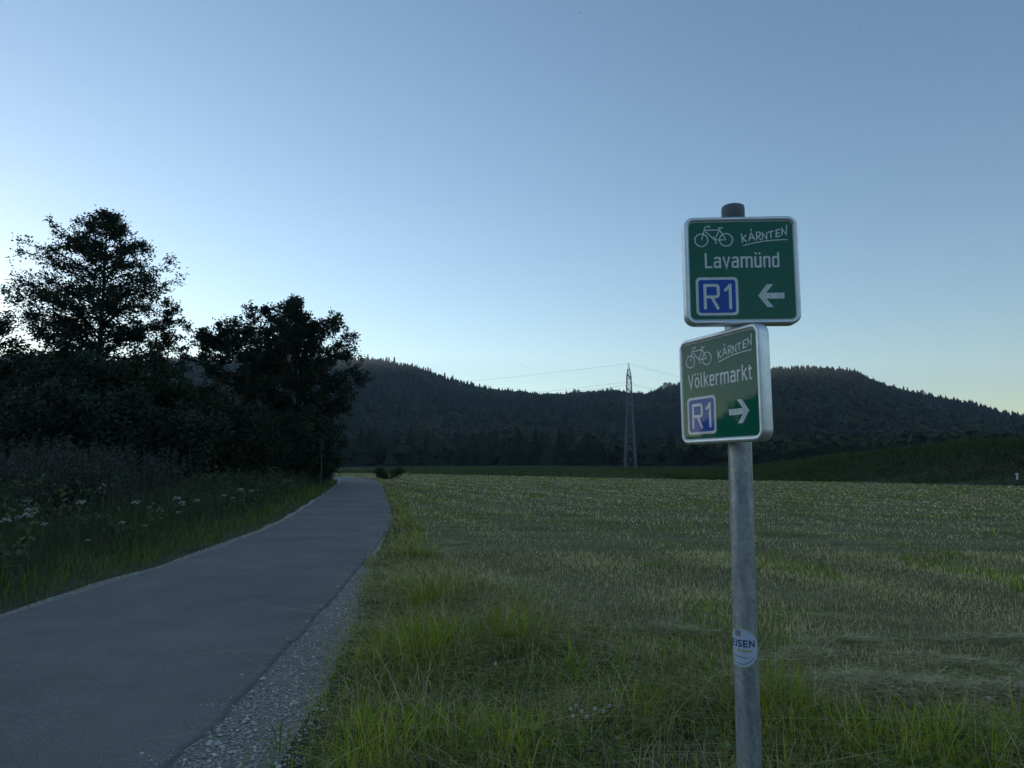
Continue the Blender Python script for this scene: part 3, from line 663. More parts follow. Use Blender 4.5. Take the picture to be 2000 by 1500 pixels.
# broad-bladed clumps near the post
def broad_clump(name, label, px, py, n, L, W, cols, seed, cat='grass clump'):
    r_ = np.random.default_rng(seed); g = on_ground(px, py); root = empty(name, (g[0], g[1], 0)); az_ = r_.random(n) * 6.283; q = r_.uniform(0, .06, n)
    V = []; f = []; C = []
    for k in range(n):
        Lk = L * r_.uniform(.55, 1.1); bend = r_.uniform(.15, .95); w = W * r_.uniform(.7, 1.2); cd = np.array([math.cos(az_[k]), math.sin(az_[k]), 0]); sd = np.array([-cd[1], cd[0], 0]); o = len(V); m_ = 7
        c_ = np.array(cols[k % len(cols)]) * r_.uniform(.8, 1.2)
        for i_ in range(m_):
            t = i_ / (m_ - 1); c0_ = cd * (q[k] + Lk * bend * t ** 2 * .8) + np.array([0, 0, Lk * (t - .55 * bend * t ** 2.4)]); ww = w * (.35 + 1.3 * t) * (1 - t ** 3) * .5 + .0008
            for s_ in (-1, 0, 1): V.append(c0_ + sd * s_ * ww - np.array([0, 0, .25 * ww * (s_ == 0)])); C.append(c_)
        for i_ in range(m_ - 1):
            for s_ in (0, 1): f.append((o + i_ * 3 + s_, o + i_ * 3 + s_ + 1, o + i_ * 3 + s_ + 4, o + i_ * 3 + s_ + 3))
    for s_ in range(n):                              # each blade is a part of its clump
        v0 = s_ * 21; vv = np.array(V[v0:v0 + 21]); ff = np.array(f[s_ * 12:(s_ + 1) * 12]) - v0
        mesh_np('blade', vv, ff, None, np.array(C[v0:v0 + 21]), M['grass'], root, True)
    return tag(root, label, cat)
broad_clump('broad_grass_clump', 'bright green clump of broad blades left of the signpost', 1125, 1345, 13, .46, .030, [(.22, .31, .035), (.18, .26, .035)], 1)
broad_clump('broad_grass_clump', 'thinner upright broad-bladed clump between the bright clump and the post', 1215, 1330, 8, .38, .020, [(.25, .32, .04), (.20, .27, .035)], 2)
broad_clump('broad_grass_clump', 'yellow green tuft in the verge near the gravel', 850, 1310, 16, .48, .012, [(.36, .38, .04), (.28, .32, .035)], 3)
broad_clump('broad_grass_clump', 'dense green tuft in the bottom right corner', 1860, 1490, 22, .40, .012, [(.15, .21, .035), (.19, .24, .035)], 4)
broad_clump('broad_grass_clump', 'small tuft standing alone at the lower gravel edge', 545, 1470, 12, .20, .010, [(.15, .22, .03), (.19, .24, .035)], 5)
# white clover heads low in the verge
cw = empty('clover_flower'); st = MB(); st.tube([(0, 0, 0), (.008, 0, .07), (.01, .004, .13)], [.002, .0018, .0016], 4, False); ca_ = st.build('stem', bpy.data.materials['green_stem'], cw)
Pc = rng.normal(size=(40, 3)); Pc /= np.linalg.norm(Pc, axis=1)[:, None]; V, f, C = leaf_quads(Pc * .009 + [.01, .004, .138], np.full(40, .007), np.full((40, 3), 0.) + [.75, .72, .66]); cb_ = mesh_np('flower_head', V, f, None, C, M['leaf'], cw); cb_['kind'] = 'stuff'
for k, (px, py) in enumerate(((1112, 1398), (1128, 1392), (1140, 1402), (1160, 1396), (1178, 1404), (1195, 1392), (1120, 1412), (965, 1300), (842, 1252), (1150, 1415))):
    g = on_ground(px, py + 34)
    if k == 0: root = cw
    else:
        root = cw.copy(); COL.objects.link(root)
        for ch in (ca_, cb_): c_ = ch.copy(); COL.objects.link(c_); c_.parent = root
    root.location = (g[0], g[1], 0); root.rotation_euler = (0, 0, k * 1.7); tag(root, 'tiny white clover head low in the verge grass left of the post', 'flower', 'white clover in the verge')
for k, (xa, ya, xb, yb, lab) in enumerate(((358, 1485, 402, 1458, 'pale dry stalk lying across the lower road edge'), (560, 1232, 578, 1228, 'short pale stalk lying on the asphalt near its right edge'))):
    p0, p1 = on_ground(xa, ya), on_ground(xb, yb); mb = MB(); z_ = .045
    mb.tube([p0 + [0, 0, z_], (p0 + p1) / 2 + [0, .004, z_ + .006], p1 + [0, 0, z_ + .001]], [.004, .0035, .002], 6)
    tag(mb.build('dry_stalk', plain('straw', (.42, .38, .27), .7)), lab, 'stalk')

# ------------------------------------------------------------------ the signpost
def metal(name, c1, c2, scale, rough, metallic, stretch=None, bump=.15):
    return noise_mat(name, c1, c2, scale, rough, bump, scale * 3, metallic=metallic, spec=.5, stretch=stretch, bdist=.002)
def zinc():
    m, nt, p = new_mat('galvanised_steel'); tc = node(nt, 'ShaderNodeTexCoord')
    vor = node(nt, 'ShaderNodeTexVoronoi'); setin(vor, Scale=95.0); nt.links.new(tc.outputs['Object'], vor.inputs['Vector'])
    mp = node(nt, 'ShaderNodeMapping'); mp.inputs['Scale'].default_value = (1, 1, .2); nt.links.new(tc.outputs['Object'], mp.inputs[0])
    drip = node(nt, 'ShaderNodeTexNoise'); setin(drip, Scale=55.0, Detail=4.0, Roughness=.55); nt.links.new(mp.outputs[0], drip.inputs['Vector'])
    dirt = node(nt, 'ShaderNodeTexNoise'); setin(dirt, Scale=34.0, Detail=9.0, Roughness=.75); nt.links.new(tc.outputs['Object'], dirt.inputs['Vector'])
    r1 = node(nt, 'ShaderNodeValToRGB'); r1.color_ramp.elements[0].position = .36; r1.color_ramp.elements[1].position = .66; r1.color_ramp.elements[0].color = (.38, .385, .39, 1); r1.color_ramp.elements[1].color = (.60, .59, .575, 1); nt.links.new(drip.outputs['Fac'], r1.inputs[0])
    r2 = node(nt, 'ShaderNodeValToRGB'); r2.color_ramp.elements[0].position = .27; r2.color_ramp.elements[1].position = .40; r2.color_ramp.elements[0].color = (.25, .22, .19, 1); r2.color_ramp.elements[1].color = (1, 1, 1, 1); nt.links.new(dirt.outputs['Fac'], r2.inputs[0])
    r3 = node(nt, 'ShaderNodeValToRGB'); r3.color_ramp.elements[0].color = (.78, .78, .8, 1); r3.color_ramp.elements[1].color = (1.15, 1.15, 1.13, 1); nt.links.new(vor.outputs['Color'], r3.inputs[0])
    a = node(nt, 'ShaderNodeMix', data_type='RGBA', blend_type='MULTIPLY'); a.inputs['Factor'].default_value = 1; nt.links.new(r1.outputs[0], a.inputs['A']); nt.links.new(r2.outputs[0], a.inputs['B'])
    b = node(nt, 'ShaderNodeMix', data_type='RGBA', blend_type='MULTIPLY'); b.inputs['Factor'].default_value = 1; nt.links.new(a.outputs['Result'], b.inputs['A']); nt.links.new(r3.outputs[0], b.inputs['B'])
    nt.links.new(b.outputs['Result'], p.inputs['Base Color']); setin(p, Metallic=.65, Roughness=.46)
    bp = node(nt, 'ShaderNodeBump'); setin(bp, Strength=.25, Distance=.001); nt.links.new(drip.outputs['Fac'], bp.inputs['Height']); nt.links.new(bp.outputs[0], p.inputs['Normal']); return m
M['zinc'] = zinc()
M['alu'] = metal('aluminium_frame', (.82, .80, .78), (.95, .93, .90), 30, .42, .7, None, .05)
M['cap'] = plain('cap_metal', (.16, .165, .17), .6, 0)
def sheet_mat(name, c): 
    m = plain(name, c, .45, 0, .0, 1.0); p = m.node_tree.nodes['Principled BSDF']; p.inputs['Coat IOR'].default_value = 1.30
    nt = m.node_tree; tc = node(nt, 'ShaderNodeTexCoord'); n1 = node(nt, 'ShaderNodeTexNoise'); setin(n1, Scale=14.0, Detail=8.0, Roughness=.7); nt.links.new(tc.outputs['Object'], n1.inputs['Vector'])
    mp = node(nt, 'ShaderNodeMapping'); mp.inputs['Scale'].default_value = (60, 5, 60); nt.links.new(tc.outputs['Object'], mp.inputs[0]); n2 = node(nt, 'ShaderNodeTexNoise'); setin(n2, Scale=1.0, Detail=6.0); nt.links.new(mp.outputs[0], n2.inputs['Vector'])
    ad = node(nt, 'ShaderNodeMath', operation='MULTIPLY'); nt.links.new(n1.outputs['Fac'], ad.inputs[0]); nt.links.new(n2.outputs['Fac'], ad.inputs[1])
    r = node(nt, 'ShaderNodeValToRGB'); r.color_ramp.elements[0].position = .14; r.color_ramp.elements[1].position = .40; r.color_ramp.elements[0].color = (*c, 1); r.color_ramp.elements[1].color = (*[a * .72 + .02 for a in c], 1)   # rain-streaked grime
    nt.links.new(ad.outputs[0], r.inputs[0]); nt.links.new(r.outputs[0], p.inputs['Base Color']); return m
M['sgreen'] = sheet_mat('sign_green', (.004, .17, .095)); M['swhite'] = sheet_mat('sign_white', (.97, .95, .91)); M['sblue'] = sheet_mat('sign_blue', (.003, .095, .50))

POLE = np.array([.5934, 1.857]); LEAN = R(.35)
post = empty('signpost', (POLE[0], POLE[1], 0))
tag(post, 'grey steel post carrying two green cycle route signs', 'signpost')
def lean_x(z): return math.tan(LEAN) * (z - EYE)
mb = MB(); NS = 40; zz = np.concatenate([[-.3, 0], np.linspace(.3, 2.272, 12)])
mb.tube([(lean_x(z), 0, z) for z in zz], .030, NS, False); mb.build('pole', M['zinc'], post, True)
mb = MB(); zt = 2.272
mb.tube([(lean_x(zt), 0, zt - .05), (lean_x(zt), 0, zt + .012), (lean_x(zt), 0, zt + .0175), (lean_x(zt), 0, zt + .0205)], [.0304, .0304, .0292, .024], NS); mb.build('post_cap', M['cap'], post, True)

# ---- stroke lettering: polylines swept to flat ribbons (millimetres in the sign plane)
def chaikin(p, it=2):
    p = np.array(p, float)
    for _ in range(it):
        q = [p[0]]
        for a_, b_ in zip(p[:-1], p[1:]): q += [a_ * .75 + b_ * .25, a_ * .25 + b_ * .75]
        q.append(p[-1]); p = np.array(q)
    return p
def arc(cx, cy, rx, ry, n=28): return [(cx + rx * math.cos(t), cy + ry * math.sin(t)) for t in np.linspace(0, 2 * math.pi, n)]
class Ink:
    def __init__(s, lift=.35): s.v = []; s.q = []; s.t = []; s.z = lift
    def stroke(s, pts, w, curve=False, closed=False):
        p = chaikin(pts) if curve else np.array(pts, float); n = len(p); s.z += .02
        T = np.diff(p, axis=0); T /= np.linalg.norm(T, axis=1)[:, None] + 1e-9; N = np.stack([-T[:, 1], T[:, 0]], -1); o = len(s.v)
        for k in range(n):
            if closed and k in (0, n - 1): a_, b_ = N[-1], N[0]
            else: a_, b_ = N[max(k - 1, 0)], N[min(k, n - 2)]
            m_ = a_ + b_; m_ /= max(np.linalg.norm(m_), 1e-6); m_ = m_ / max(m_ @ a_, .35)
            for sd in (1, -1): s.v.append((p[k][0] + sd * m_[0] * w / 2, p[k][1] + sd * m_[1] * w / 2, s.z))
        s.q += [(o + 2 * k, o + 2 * k + 1, o + 2 * k + 3, o + 2 * k + 2) for k in range(n - 1)]
    def poly(s, pts, tris):
        s.z += .02; o = len(s.v); s.v += [(a_, b_, s.z) for a_, b_ in pts]; s.t += [tuple(i_ + o for i_ in t) for t in tris]
    def fan(s, pts):
        s.z += .02; o = len(s.v); c = np.mean(pts, 0); s.v.append((*c, s.z)); s.v += [(a_, b_, s.z) for a_, b_ in pts]; n = len(pts)
        s.t += [(o, o + 1 + k, o + 1 + (k + 1) % n) for k in range(n)]
    def dot(s, x, y, rd): s.fan(arc(x, y, rd, rd, 14)[:-1])
G = {  # (advance, [(curved?, points)])  cap 40, x-height 30
 'L': (17.5, [(0, [(2.8, 40), (2.8, 2.8), (17, 2.8)])]),
 'a': (17.2, [(1, [(2.6, 24.3), (4.6, 27.3), (10, 27.8), (14.4, 26.5), (14.4, 20), (14.4, 0)]), (1, [(14.4, 17), (8, 16.8), (2.6, 15.5), (2.6, 9.5), (2.8, 2.6), (8, 2.6), (12, 3.2), (14.4, 8)])]),
 'v': (17.5, [(0, [(2.2, 30), (8.9, 2.2), (15.6, 30)])]),
 'm': (28.2, [(0, [(2.8, 0), (2.8, 30)]), (1, [(2.8, 22), (5, 27.4), (9.5, 27.6), (14.2, 27.4), (14.2, 20), (14.2, 0)]), (1, [(14.2, 22), (16.4, 27.4), (20.9, 27.6), (25.5, 27.4), (25.5, 20), (25.5, 0)])]),
 'u': (17.2, [(1, [(2.8, 30), (2.8, 10), (2.8, 2.6), (8, 2.5), (12, 2.6), (14.4, 8)]), (0, [(14.4, 30), (14.4, 0)])]),
 'n': (17.2, [(0, [(2.8, 0), (2.8, 30)]), (1, [(2.8, 22), (5, 27.4), (9.5, 27.6), (14.4, 27.4), (14.4, 20), (14.4, 0)])]),
 'd': (17.2, [(0, [(14.4, 40), (14.4, 0)]), (1, [(14.4, 22), (12, 27.4), (8, 27.6), (2.8, 27.4), (2.8, 20), (2.8, 10), (2.8, 2.6), (8, 2.5), (12, 2.7), (14.4, 8)])]),
 'V': (20.5, [(0, [(2.2, 40), (10.6, 2.2), (19, 40)])]),
 'o': (17.6, [(2, arc(8.8, 15, 6.0, 12.3))]),
 'l': (8.2, [(1, [(2.8, 40), (2.8, 12), (2.8, 2.6), (7.6, 2.8)])]),
 'k': (16.4, [(0, [(2.8, 0), (2.8, 40)]), (0, [(14.2, 30), (4.2, 15.5)]), (0, [(7, 18.5), (15, 0)])]),
 'e': (17.0, [(1, [(3, 15.4), (14.3, 15.4), (14.3, 21), (14, 27.6), (8.6, 27.6), (2.8, 27.4), (2.8, 20), (2.8, 10), (2.8, 2.6), (8.6, 2.5), (12, 2.6), (14.6, 4.4)])]),
 'r': (11.8, [(0, [(2.8, 0), (2.8, 30)]), (1, [(2.8, 21), (4.6, 27), (8, 27.6), (11.2, 27.2)])]),
 't': (11.8, [(1, [(4.6, 36.5), (4.6, 12), (4.6, 2.6), (8, 2.6), (11, 3.0)]), (0, [(.4, 27.4), (11, 27.4)])]),
}
def lettering(text, u0, u1, base, w=4.8):
    ink = Ink(); x_ = 0; seq = []
    for ch in text:
        g = {'ü': 'u', 'ö': 'o'}.get(ch, ch); seq.append((ch, g, x_)); x_ += G[g][0] + 2.6
    k = (u1 - u0) / (x_ - 2.6)
    for ch, g, xo in seq:
        for cv, pts in G[g][1]: ink.stroke([((xo + a_) * k + u0, base + b_) for a_, b_ in pts], w * (.5 + .5 * k), cv == 1, cv == 2)
        if ch in 'üö':
            for dx_ in (4.4, 12.6): ink.dot((xo + dx_) * k + u0, base + 37.2, 2.9)
    return ink
def bicycle():
    k = Ink(); w = 2.7
    for cx in (-100.2, -37.1): k.stroke(arc(cx, 81, 16.6, 16.6, 40), 2.9, False, True)
    k.stroke([(-90.8, 112), (-99.8, 81)], w); k.stroke([(-90.0, 107.6), (-52.4, 107.4)], w); k.stroke([(-51.0, 112.8), (-66, 81.2)], w)
    k.stroke([(-57, 113.2), (-43.5, 113.2)], 2.5); k.stroke([(-52.4, 107.0), (-37.6, 81.4)], w); k.stroke([(-66, 81), (-37.4, 81)], w); k.stroke([(-89.2, 104), (-66.4, 81.4)], w)
    k.stroke([(-90.8, 111), (-92.2, 113.6), (-89, 116.6), (-84, 117.8), (-79.5, 119.2), (-77.4, 116.8), (-79.4, 114.6), (-82.5, 114.4)], 2.2, True)
    k.stroke([(-69.4, 90.6), (-62.8, 72)], 2.1); k.stroke([(-66, 72), (-60.4, 72)], 1.9); return k
def script():                                       # hand-drawn KÄRNTEN with its underline
    k = Ink(); w = 3.1
    k.stroke([(2.3, 97), (5.2, 72)], w); k.stroke([(14.6, 93), (4.2, 83.5)], w); k.stroke([(5.2, 85), (15.2, 74.6)], w)
    k.stroke([(20.6, 76.6), (26.6, 97.5), (27.6, 97.5), (36.6, 78.2)], w); k.stroke([(23, 84.2), (33, 85.6)], w)
    k.stroke([(26.0, 103.4), (27.0, 110), (28.4, 104), (26.0, 103.2)], 1.7)
    k.stroke([(41.6, 78.4), (40.6, 99)], w); k.stroke([(40.6, 98.4), (46, 101), (51.6, 97), (49.6, 91), (42, 88.4)], w, True); k.stroke([(44, 88.6), (52.6, 78.8)], w)
    k.stroke([(56.0, 79.6), (55.6, 98), (66.2, 81.6), (66.8, 99.4)], w)
    k.stroke([(69.8, 99.2), (85, 102.6)], w); k.stroke([(77.6, 100.8), (77.2, 83)], w)
    k.stroke([(101, 106.6), (91, 104.2), (90.4, 86.6), (102, 89.4)], w); k.stroke([(91, 95.4), (99, 97.2)], w)
    k.stroke([(105.2, 90.6), (105.9, 108), (115.8, 92.2), (118.4, 118.4)], w)
    k.stroke([(5.4, 64.8), (25, 69.6), (52, 75), (85, 78.2), (118.2, 78.9)], 2.5, True); return k
def badge_shape(x0, x1, y0, y1, rd, n=6):
    pts = []
    for cx, cy, a0 in ((x1 - rd, y1 - rd, 0), (x0 + rd, y1 - rd, 90), (x0 + rd, y0 + rd, 180), (x1 - rd, y0 + rd, 270)):
        pts += [(cx + rd * math.cos(R(a0 + 90 * t / n)), cy + rd * math.sin(R(a0 + 90 * t / n))) for t in range(n + 1)]
    return pts
def route_number():
    k = Ink(1.2); w = 7.6
    k.stroke([(-95.2, -102), (-95.2, -35.5)], w); k.stroke([(-95.2, -39.2), (-78, -39.2), (-61.5, -39.2), (-61.5, -54), (-61.5, -69.5), (-78, -69.5), (-95.2, -69.5)], w, True); k.stroke([(-78.5, -69.5), (-62, -102)], w)
    k.stroke([(-31.4, -101.6), (-31.4, -36.0)], w); k.stroke([(-32.0, -40.6), (-45.6, -54.2)], w); return k
def arrow(sgn, cx=72.0):
    P_ = [(39, -67.6), (61.4, -37.8), (77.5, -37.8), (59.4, -60.4), (105, -60.4), (105, -75.6), (59.4, -75.6), (77.5, -97.5), (61.4, -97.5)]
    P_ = [(cx + (a_ - 72) * sgn, b_) for a_, b_ in P_]; k = Ink(); k.poly(P_, [(0, 1, 3), (1, 2, 3), (0, 3, 6), (3, 4, 5), (3, 5, 6), (0, 6, 8), (8, 6, 7)]); return k

def sign(name, label, yaw, zc, lat, W, H, text, u0, u1, sgn, us=1.0, tilt=0.0, d0=.073, depth=.030):
    """box sign; local x = right, y = up, z = towards the reader"""
    nrm = np.array([math.sin(yaw), -math.cos(yaw), 0]); rt = np.array([math.cos(yaw), math.sin(yaw), 0])
    C_ = np.array([lean_x(zc), 0, zc]) + nrm * d0 + rt * lat
    W_, H_ = W * 1000, H * 1000; rim = 11.5; ro = 27.0
    def place(o, par):
        if par is post:
            from mathutils import Matrix
            o.matrix_basis = Matrix(((rt[0], 0, nrm[0], C_[0]), (rt[1], 0, nrm[1], C_[1]), (0, 1, 0, C_[2]), (0, 0, 0, 1))) @ Matrix.Rotation(tilt, 4, 'Z')
        return o
    mm = lambda V, s_=1.0: np.array(V, float) * [.001 * s_, .001, .001]
    # face
    inner = badge_shape(-W_ / 2 + rim - .5, W_ / 2 - rim + .5, -H_ / 2 + rim - .5, H_ / 2 - rim + .5, ro - rim + 1, 8); n = len(inner)
    V = [(0, 0, 0)] + [(a_, b_, 0) for a_, b_ in inner] + [(a_, b_, -1.5) for a_, b_ in inner]
    face = place(mesh_np(name, mm(V), np.array([(1 + k, 1 + (k + 1) % n, 1 + n + (k + 1) % n, 1 + n + k) for k in range(n)]), np.array([(0, 1 + k, 1 + (k + 1) % n) for k in range(n)]), None, M['sgreen'], post), post)
    face['label'] = label
    # thin white line just inside the frame
    b0 = badge_shape(-W_ / 2 + rim + .2, W_ / 2 - rim - .2, -H_ / 2 + rim + .2, H_ / 2 - rim - .2, ro - rim, 8); b1 = badge_shape(-W_ / 2 + rim + 2, W_ / 2 - rim - 2, -H_ / 2 + rim + 2, H_ / 2 - rim - 2, ro - rim - 2, 8)
    mesh_np('edge_line', mm([(a_, b_, .2) for a_, b_ in b0 + b1]), np.array([(k, (k + 1) % n, n + (k + 1) % n, n + k) for k in range(n)]), None, None, M['swhite'], face)
    # frame: rounded channel profile swept round the rim
    prof = [(rim, 0.3), (rim - .6, 2.2), (rim - 2.2, 3.6), (rim * .5, 4.2), (3.0, 3.4), (1.0, 1.6), (0, -1.0), (0, -depth * 1000 + 2), (1.4, -depth * 1000)]
    V = []
    for ins, z_ in prof: V += [(a_, b_, z_) for a_, b_ in badge_shape(-W_ / 2 + ins, W_ / 2 - ins, -H_ / 2 + ins, H_ / 2 - ins, max(ro - ins, 4), 8)]
    q = [(i_ * n + k, (i_ + 1) * n + k, (i_ + 1) * n + (k + 1) % n, i_ * n + (k + 1) % n) for i_ in range(len(prof) - 1) for k in range(n)]
    mesh_np('frame', mm(V), np.array(q), None, None, M['alu'], face, True)
    inner2 = badge_shape(-W_ / 2 + 1.6, W_ / 2 - 1.6, -H_ / 2 + 1.6, H_ / 2 - 1.6, ro - 2, 8)
    V = [(0, 0, -depth * 1000 + .6)] + [(a_, b_, -depth * 1000 + .6) for a_, b_ in inner2]
    mesh_np('back_plate', mm(V), None, np.array([(0, 1 + (k + 1) % n, 1 + k) for k in range(n)]), None, M['alu'], face)
    def put(nm, ink, mat, s_=us):
        return mesh_np(nm, mm(ink.v, s_), np.array(ink.q) if ink.q else None, np.array(ink.t) if ink.t else None, None, mat, face)
    put('bicycle_symbol', bicycle(), M['swhite']); put('script_lettering', script(), M['swhite'])
    put('place_lettering', lettering(text, u0, u1, 6.2), M['swhite'], 1.0)
    k = Ink(); k.fan(badge_shape(-118, -10.7, -117.8, -17.8, 11)); put('badge_border', k, M['swhite'])
    k = Ink(.7); k.fan(badge_shape(-111.2, -17.5, -111, -24.6, 7)); put('route_badge', k, M['sblue'])
    put('route_number', route_number(), M['swhite']); put('arrow', arrow(sgn, 72 if sgn > 0 else 68), M['swhite'])
    # rail and clamp holding it to the pole
    for yy in (-70, 70):
        mb = MB(); mb.box((-lat * 1000, yy, -depth * 1000 - 3), (110, 22, 6)); mb.box((-lat * 1000 - 36, yy, -depth * 1000 - 30), (3, 20, 56)); mb.box((-lat * 1000 + 36, yy, -depth * 1000 - 30), (3, 20, 56)); mb.box((-lat * 1000, yy, -depth * 1000 - 77), (75, 20, 3))
        mesh_np('clamp', mm(mb.v), np.array(mb.q), None, None, M['zinc'], face)
    return face
sign('sign_panel', 'upper green sign facing the reader, Lavamünd with arrow left', -.0555, 2.0942, -.0011, .2915, .2842, 'Lavamünd', -93.6, 96.6, 1)
sign('sign_panel', 'lower green sign turned to the road, Völkermarkt with arrow right', -1.16, 1.795, .009, .312, .2855, 'Völkermarkt', -123, 127, -1, 1.09, tilt=R(.4))

# round sticker wrapped on the pole (degrees round the pole, height in mm)
zc_s = float(at_depth(1457, 1266, 1.83)[2]); A0_ = -24.0
def wrap(V, lift):
    V = np.array(V, float); th = np.radians(A0_) + V[:, 0] / 30.0 + math.atan2(POLE[0], POLE[1])
    rr_ = .030 + .0004 + lift + V[:, 2] * .00006
    return np.stack([lean_x(zc_s) + np.sin(th - 2 * math.atan2(POLE[0], POLE[1])) * rr_, -np.cos(th - 2 * math.atan2(POLE[0], POLE[1])) * rr_, zc_s + V[:, 1] * .001], -1)
def disc(rx, ry, lift, nm, mat, par):
    V = [(0, 0, 0)]; q = []; t = []; nr, na = 9, 48
    for i_ in range(1, nr + 1): V += [(rx * i_ / nr * math.cos(2 * math.pi * k / na), ry * i_ / nr * math.sin(2 * math.pi * k / na), 0) for k in range(na)]
    t = [(0, 1 + k, 1 + (k + 1) % na) for k in range(na)]
    for i_ in range(nr - 1): q += [(1 + i_ * na + k, 1 + (i_ + 1) * na + k, 1 + (i_ + 1) * na + (k + 1) % na, 1 + i_ * na + (k + 1) % na) for k in range(na)]
    return mesh_np(nm, wrap(V, lift), np.array(q), np.array(t), None, mat, par, True)
M['yel'] = plain('sticker_yellow', (.52, .47, .13), .4); M['pap'] = plain('sticker_white', (.62, .66, .78), .35); M['navy'] = plain('sticker_navy', (.02, .035, .16), .4); M['brn'] = plain('sticker_brown', (.10, .08, .07), .5)
stk = disc(48, 49, 0, 'sticker', M['yel'], post); stk['label'] = 'round white and yellow sticker with blue lettering, wrapped round the post'
disc(45.5, 46.5, .00025, 'sticker_field', M['pap'], stk)
def dense(p, step=1.5):
    out = [p[0]]
    for a_, b_ in zip(p[:-1], p[1:]):
        m_ = max(1, int(np.hypot(b_[0] - a_[0], b_[1] - a_[1]) / step)); out += [(a_[0] + (b_[0] - a_[0]) * k / m_, a_[1] + (b_[1] - a_[1]) * k / m_) for k in range(1, m_ + 1)]
    return out
k = Ink(.3); hb = 17.5; bw = 3.3
def let(ch, x0, w, y0):
    x1 = x0 + w; y1 = y0 + hb; i_ = bw / 2
    S_ = {'E': [[(x1, y1 - i_), (x0 + i_, y1 - i_), (x0 + i_, y0 + i_), (x1, y0 + i_)], [(x0 + i_, (y0 + y1) / 2), (x1 - 1, (y0 + y1) / 2)]], 'I': [[(x0 + i_, y0), (x0 + i_, y1)]],
          'S': [[(x1, y1 - i_ - 1), (x0 + i_ + 2, y1 - i_), (x0 + i_, y1 - 5), (x0 + i_ + 2, (y0 + y1) / 2), (x1 - i_ - 1, (y0 + y1) / 2 - 1), (x1 - i_, y0 + 4), (x1 - 3, y0 + i_), (x0, y0 + i_ + 1)]], 'N': [[(x0 + i_, y0), (x0 + i_, y1)], [(x0 + i_, y1 - 2), (x1 - i_, y0 + 2)], [(x1 - i_, y0), (x1 - i_, y1)]]}[ch]
    for st_ in S_: k.stroke(dense(st_), bw)
for ch, x0, w in (('E', -26, 10), ('I', -13, 3.4), ('S', -7, 11), ('E', 6.5, 11), ('N', 20.5, 15)): let(ch, x0, w, 2)
mesh_np('sticker_lettering', wrap(k.v, .0005), np.array(k.q), None, None, M['navy'], stk)
k = Ink(.3); k.stroke(dense([(-8, -3), (-3, -6), (-6, -9), (0, -8), (6, -5), (10, -9), (15, -5), (20, -9), (24, -5), (28, -8)]), 3.2, True); k.stroke(dense([(6, -10), (12, -16), (9, -13)]), 2, True)
mesh_np('sticker_scrawl', wrap(k.v, .0005), np.array(k.q), None, None, M['yel'], stk)
k = Ink(.3); k.stroke(dense([(-26, -19), (16, -24)]), 1.5)
for t in np.linspace(205, 325, 22): k.stroke([(39 * math.cos(R(t)), 39 * math.sin(R(t))), (39 * math.cos(R(t + 3.2)), 39 * math.sin(R(t + 3.2)))], 2.2)
mesh_np('sticker_small_print', wrap(k.v, .0005), np.array(k.q), None, None, M['navy'], stk)
k = Ink(.3)
for x0 in (-9, -4.5, 0, 4.5):
    k.stroke(dense([(x0 - 5, 26 + abs(x0 + 2) * .3), (x0 - 5, 43 - abs(x0 + 2) * .4)]), 2.2); k.stroke(dense([(x0 - 6.4, 33), (x0 - 3.4, 35.5)]), 1.6); k.stroke(dense([(x0 - 6.2, 41), (x0 - 3.6, 43)]), 1.6)
mesh_np('sticker_emblem', wrap(k.v, .0005), np.array(k.q), None, None, M['brn'], stk)

# ------------------------------------------------------------------ power pylon and cables
M['steel'] = plain('pylon_steel', (.17, .17, .175), .6, .2); M['glass'] = plain('insulator', (.10, .07, .06), .3); M['cable'] = plain('cable', (.12, .12, .13), .5, .5)
PD = 262.0; pb = np.array([(1230 - 1000) / F_PX * PD, PD, 0.0]); PH = 38.6
pyl = empty('power_pylon', tuple(pb)); tag(pyl, 'tall lattice steel power pylon standing in front of the wooded hills', 'pylon')
arm_a = math.atan2(.955, .30); ax = np.array([math.cos(arm_a), math.sin(arm_a), 0]); ay = np.array([-ax[1], ax[0], 0])
def half(z): return float(np.interp(z, [0, 22, 31, 34, PH], [2.0, 1.1, .85, .75, .06]))
def corner(sx, sy, z): return ax * sx * half(z) + ay * sy * half(z) + np.array([0, 0, z])
for sx, sy in ((1, 1), (1, -1), (-1, -1), (-1, 1)):
    mb = MB(); mb.tube([corner(sx, sy, z) for z in (-.3, 11, 22, 31, 34, PH)], [.16, .15, .13, .11, .10, .06], 4); mb.build('leg', M['steel'], pyl)
lv = [0, 5, 9.5, 13.5, 17, 20, 22.6, 25, 27.3, 29.4, 31.4, 33.2, 34.8, 36.4]
ring = [(1, 1), (1, -1), (-1, -1), (-1, 1)]
mb = MB()
for za, zb in zip(lv[:-1], lv[1:]):
    for k in range(4):
        a_, b_ = ring[k], ring[(k + 1) % 4]
        mb.tube([corner(*a_, za), corner(*b_, zb)], .065, 3, False); mb.tube([corner(*b_, za), corner(*a_, zb)], .065, 3, False); mb.tube([corner(*a_, zb), corner(*b_, zb)], .06, 3, False)
mb.build('lattice_bracing', M['steel'], pyl)
ATT = []
